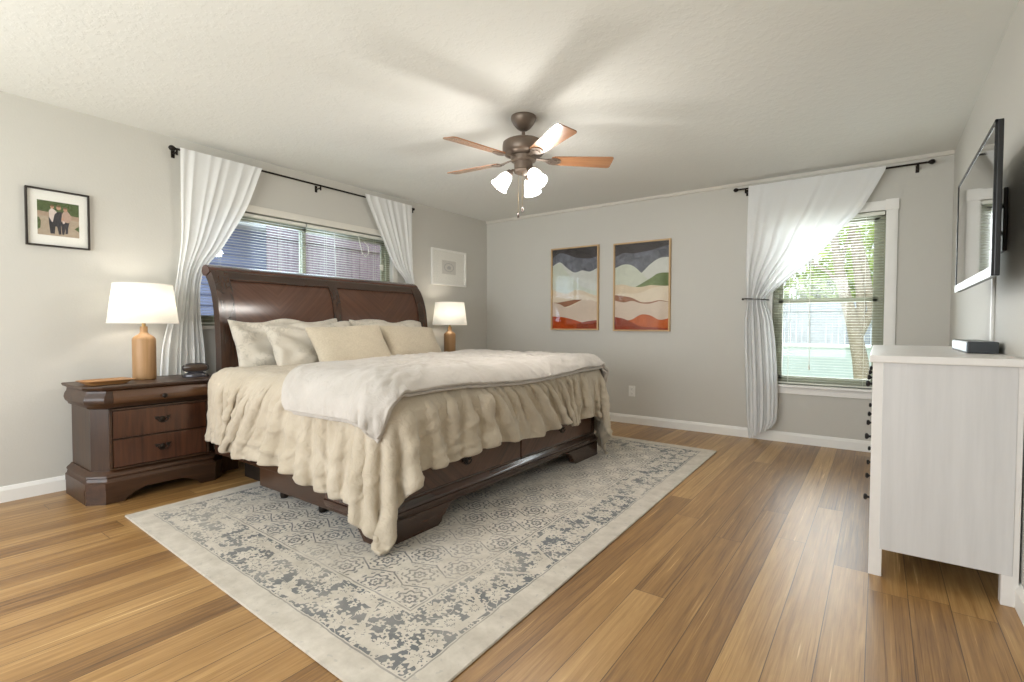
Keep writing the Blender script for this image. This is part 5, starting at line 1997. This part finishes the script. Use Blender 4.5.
GREYW = wood('weathered_grey_boards', (122, 128, 138), (160, 166, 176), 'z', 0.8, 1.0, 0.0)
BRNW = wood('weathered_brown_boards', (138, 118, 128), (180, 158, 166), 'z', 0.8, 1.0, 0.0)
board_fence('garden_fence', 'grey board fence across the back yard, seen through the tall window', (-6, 17.0), (14, 17.0), 1.78, GREYW, 0.15)
board_fence('side_fence', 'brown board fence outside the window over the bed', (-2.0, 3.35), (-2.0, 9.0), 2.42, BRNW, 0.14)
# neighbour's wall with eave
nb = empty('neighbor_house', (-2.2, 1.5, GZ)); tag(nb, 'blue grey sided house wall with white eave outside the window over the bed', 'house')
bm = BM()
box(bm, -2.6, -2.45, -2.5, 3.95, GZ, 2.30)
for k in range(19):
    z_ = GZ + 0.03 + k * 0.13
    prism(bm, [(-2.45, z_), (-2.425, z_), (-2.445, z_ + 0.128), (-2.45, z_ + 0.128)], 'y', -2.5, 3.85)
part('siding', bm, ink('blue_grey_siding', (168, 176, 210), 0.10, 3.0), nb)
bm = BM(); box(bm, -2.7, -2.05, -2.6, 3.95, 2.30, 2.33); box(bm, -2.07, -2.04, -2.6, 3.95, 2.28, 2.42, 0.004)
part('eave', bm, ink('white_eave_paint', (226, 226, 224), 0.03, 3.0), nb)
bm = BM(); prism(bm, [(-2.03, 2.42), (-4.4, 3.1), (-4.4, 3.06), (-2.03, 2.38)], 'y', -2.6, 3.95)
part('roof', bm, ink('grey_shingle', (128, 124, 120), 0.2, 30.0), nb)
# garden box
gb = empty('garden_shed_box', (3.2, 14.0, GZ)); tag(gb, 'long pale storage box on the lawn seen through the tall window', 'storage box')
bm = BM(); box(bm, 1.6, 4.2, 13.7, 14.5, GZ, 0.60, 0.02); part('box_body', bm, ink('pale_resin', (186, 198, 200), 0.05, 4.0), gb)
bm = BM(); box(bm, 1.55, 4.25, 13.65, 14.55, 0.60, 0.66, 0.02); part('box_lid', bm, ink('pale_resin_lid', (222, 230, 230), 0.03, 4.0), gb)

BARK = ink('pale_bark', (150, 138, 122), 0.2, 18.0)
LEAF1 = ink('sunlit_leaf', (160, 178, 96), 0.30, 2.0)
LEAF2 = ink('pale_leaf', (190, 198, 128), 0.22, 2.0)
t = None


def tree(name, label, base, limbs, clouds, leafmat, n=1500, ls=0.07, seed=1):
    root = empty(name, base); tag(root, label, 'tree')
    bm = BM()
    for pts, rad in limbs: tube(bm, pts, rad, 10)
    part('trunk', bm, BARK, root, True)
    rg = random.Random(seed)
    bm = BM()
    for (c, r_) in clouds:
        for _ in range(int(n / len(clouds))):
            while True:
                v = Vector((rg.uniform(-1, 1), rg.uniform(-1, 1), rg.uniform(-1, 1)))
                if v.length < 1 and v.length > 0.25: break
            p = Vector(c) + Vector((v.x * r_[0], v.y * r_[1], v.z * r_[2]))
            e = Euler((rg.uniform(0, 6.3), rg.uniform(0, 6.3), rg.uniform(0, 6.3))).to_matrix()
            s = ls * rg.uniform(0.6, 1.3)
            q = [p + e @ Vector(w_) * s for w_ in ((-1, 0, 0), (0, -0.45, 0.08), (1, 0, 0), (0, 0.45, 0.08))]
            bm.faces.new([bm.verts.new(k) for k in q])
    o = part('foliage', bm, leafmat, root)
    return root


tree('garden_tree', 'forked pale-barked tree just outside the tall window', (3.95, 8.6, GZ),
     [([(4.10, 8.6, GZ), (4.02, 8.6, 0.6), (3.93, 8.55, 1.1), (3.82, 8.5, 1.55), (3.74, 8.5, 1.95), (3.68, 8.5, 2.4), (3.60, 8.5, 3.4)], [0.12, 0.10, 0.085, 0.075, 0.06, 0.05, 0.03]),
      ([(3.97, 8.6, 0.8), (4.02, 8.55, 1.35), (4.0, 8.5, 1.6), (3.95, 8.5, 2.0), (3.90, 8.5, 2.5), (3.86, 8.5, 3.4)], [0.07, 0.06, 0.055, 0.05, 0.045, 0.03]),
      ([(3.98, 8.6, 0.9), (4.14, 8.55, 1.3), (4.05, 8.5, 1.9), (3.92, 8.5, 2.5), (3.80, 8.5, 3.3)], [0.06, 0.055, 0.05, 0.045, 0.03]),
      ([(3.80, 8.5, 1.62), (3.62, 8.5, 1.85), (3.42, 8.5, 2.0), (3.2, 8.5, 2.2)], [0.035, 0.025, 0.018, 0.01]),
      ([(3.78, 8.5, 1.8), (3.80, 8.5, 2.1), (3.88, 8.5, 2.4)], [0.03, 0.025, 0.02])],
     [((3.9, 8.6, 3.0), (1.6, 1.0, 0.75)), ((3.2, 8.9, 2.7), (1.0, 0.8, 0.5)), ((4.5, 8.8, 2.6), (0.6, 0.6, 0.6))], LEAF1, 1500, 0.055, 4)
for k, (bx_, by_, zc, rx, rz_, lm, lab) in enumerate([
        (-1.5, 20.5, 3.4, 2.6, 2.2, LEAF2, 'bushy pale green tree behind the garden fence, at the left of the tall window'),
        (2.4, 20.0, 3.2, 2.4, 2.0, LEAF1, 'bushy green tree behind the garden fence, in the middle of the tall window'),
        (5.6, 21.0, 3.6, 2.6, 2.3, LEAF2, 'bushy pale green tree behind the garden fence, at the right of the tall window')]):
    tree('yard_tree', lab, (bx_, by_, GZ), [([(bx_, by_, GZ), (bx_ + 0.1, by_, 1.5), (bx_ - 0.1, by_, 3.4)], [0.2, 0.16, 0.08])],
         [((bx_, by_, zc), (rx, 1.3, rz_)), ((bx_ + 0.9, by_ - 0.3, zc - 1.2), (1.4, 1.0, 1.2))], lm, 2600, 0.16, 20 + k)
